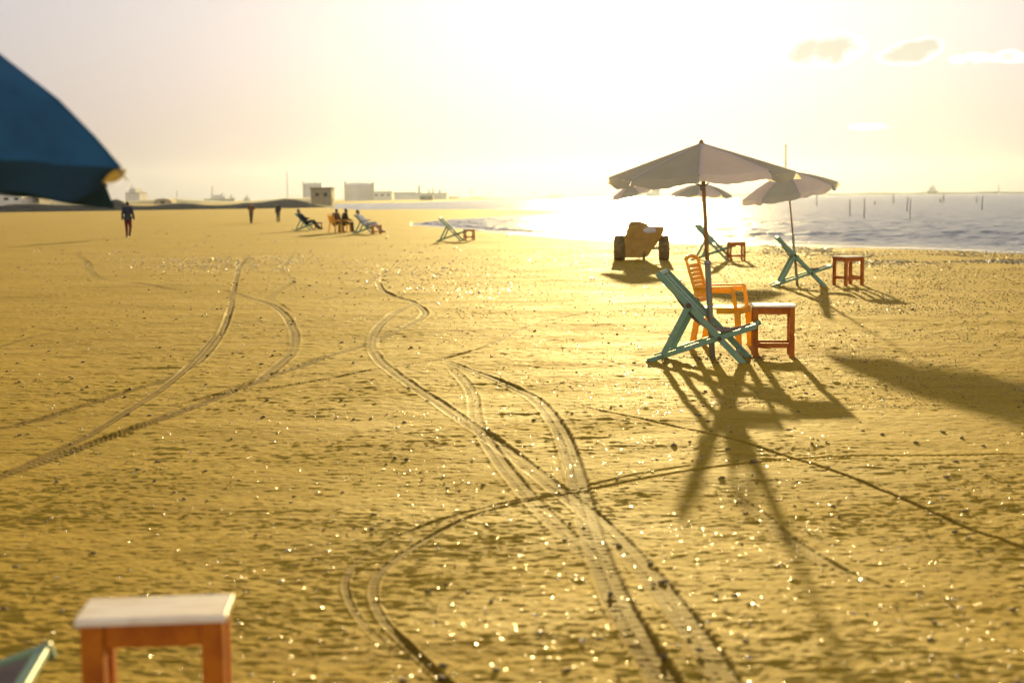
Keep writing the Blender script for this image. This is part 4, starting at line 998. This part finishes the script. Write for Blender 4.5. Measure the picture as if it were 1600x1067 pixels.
ship('dark squat ship with a mast on the horizon at the right', 1449, 1466, 299, 291, 1750, M['farsteel'], [(0, 13), (.22, 9), (-.2, 8)], house=(.1, .8))
def mast(label, px, yt, D, r=.5, name='lattice_mast', yb=312):
    a = PD(px, yt, D); t = empty(name, (a.x, D, -.3), 0, label, 'mast', 'far masts'); sc = D/FPX; h = a.z+.3
    b = MB(); rr = r*sc
    for (sx, sy) in ((-1,-1),(1,-1),(1,1),(-1,1)): b.tube([(sx*rr, sy*rr, 0), (sx*rr*.4, sy*rr*.4, h)], .16*sc, 5)
    for k in range(10):
        z = h*k/10; z2 = h*(k+1)/10; f = rr*(1-.6*k/10)
        b.tube([(-f, -f, z), (f, -f, z2)], .10*sc, 4); b.tube([(f, f, z), (-f, f, z2)], .10*sc, 4)
    b.build('lattice', M['farsteel'], t); MB().box((-rr*1.5, -rr*1.5, 0), (rr*1.5, rr*1.5, .8)).build('footing', M['farwall'], t)
mast('slender lattice mast left of the block hut', 448, 268, 900, .9)
mast('short faint mast between the round shed and the far ship', 276, 298, 900, .6)
for (px, yt, lb) in ((716,296,'faint short mast right of the far works'),(736,295,'faint mast, second to the right of the far works'),(767,297,'faint mast in the middle of the far shore'),(835,298,'left one of two faint masts toward the bright water'),(873,299,'right one of two faint masts toward the bright water')):
    mast(lb, px, yt, 1300, .7)
mast('thin faint mast on the spit near the right edge', 1561, 289, 1850, .5)
# chimney behind the tilted umbrella
a = PD(1228, 225, 1500); t = empty('chimney', (a.x, 1500, -.5), 0, 'tall thin chimney rising behind the tilted umbrella', 'chimney')
sc = 1500/FPX; MB().tube([(0,0,0),(0,0,a.z*.5),(0,0,a.z+.5)], [2.9*sc, 2.3*sc, 1.3*sc], 16).build('shaft', M['farsteel'], t, smooth=True)
MB().tube([(0,0,a.z-2.5),(0,0,a.z-1.2)], 2.0*sc, 16).build('platform', M['farsteel'], t)
# gas tanks
def tank(label, px0, px1, yw, yt, D):
    a = PD(px0, yw, D); b = PD(px1, yt, D); w = b.x-a.x; t = empty('storage_tank', ((a.x+b.x)/2, D+w/2, -.5), 0, label, 'storage tank', 'domed storage tanks')
    r = w/2; MB().lathe([(r, 0), (r, a.z+.5)], seg=40).build('wall', M['farwall'], t, smooth=True)
    MB().lathe([(r*1.01, a.z+.45)]+[(r*cos(q), a.z+.5+(b.z-a.z)*sin(q)) for q in np.linspace(0.02, pi/2-.02, 8)]+[(.05, b.z+.5)], seg=40).build('dome', M['farwall'], t, smooth=True)
    sc = D/FPX
    MB().box((-r*.95, -r*.3, a.z), (-r*.85, -r*.2, b.z+.5+2*sc)).build('stair_tower', M['farsteel'], t)
    MB().box((r*.88, -r*.3, a.z-3), (r*1.0, -r*.2, b.z+.5)).build('pipe_rack', M['farsteel'], t)
    MB().tube([(r*.45, 0, a.z), (r*.45, 0, b.z+4*sc)], .5*sc, 6).build('vent', M['farsteel'], t)
tank('big pale domed storage tank right of the hut', 535, 582, 290, 285, 900)
tank('pale storage tank partly hidden behind the hut', 471, 500, 289, 285.5, 880)
def works(t, w, zt, sc, depth):
    for (u, h, r) in ((.10, 12, 1.4), (.24, 7, 1.2), (.30, 9, .9), (.40, 6, 1.4)): MB().tube([(u*w, 3, zt*.5), (u*w, 3, zt+h*sc)], r*sc, 8).build('stack', M['farsteel'], t)
    MB().box((-w*.3, 1, zt+.42), (w*.05, depth-1, zt+2.2*sc)).build('upper_floor', M['farwall'], t)
far_box('factory_building', 'long hazy works with small stacks in the middle of the far shore', 'factory', 590, 698, 302, 1150, M['farwall'], 30, works)
far_box('factory_building', 'hazy block with sloped annex just right of the big domed tank', 'factory', 583, 612, 300, 1000, M['farwall'], 20, windows(3))
far_box('factory_building', 'small dark shed on the far shore below the works', 'shed', 656, 676, 307, 850, M['farsteel'], 8, windows(2))
far_box('tower_block', 'hazy block building showing beneath the largest canopy above the cart', 'building', 1014, 1031, 281, 1400, M['farwall'], 20, windows(3, .8))

# ------------------------------------------------------------------ haze
hz = MB().box((-2950, -2950, -3), (2950, 2950, 62)).build('haze', None or M['dark'], None)
hm = bpy.data.materials.new('sea_haze'); hm.use_nodes = True; ht = hm.node_tree; ht.nodes.clear()
ho = ht.nodes.new('ShaderNodeOutputMaterial'); pv = ht.nodes.new('ShaderNodeVolumePrincipled')
pv.inputs['Density'].default_value = HAZE['density']; pv.inputs['Anisotropy'].default_value = HAZE['aniso']; pv.inputs['Color'].default_value = (*HAZE['color'], 1)
ht.links.new(pv.outputs[0], ho.inputs['Volume'])
hz.data.materials.clear(); hz.data.materials.append(hm); tag(hz, kind='stuff')
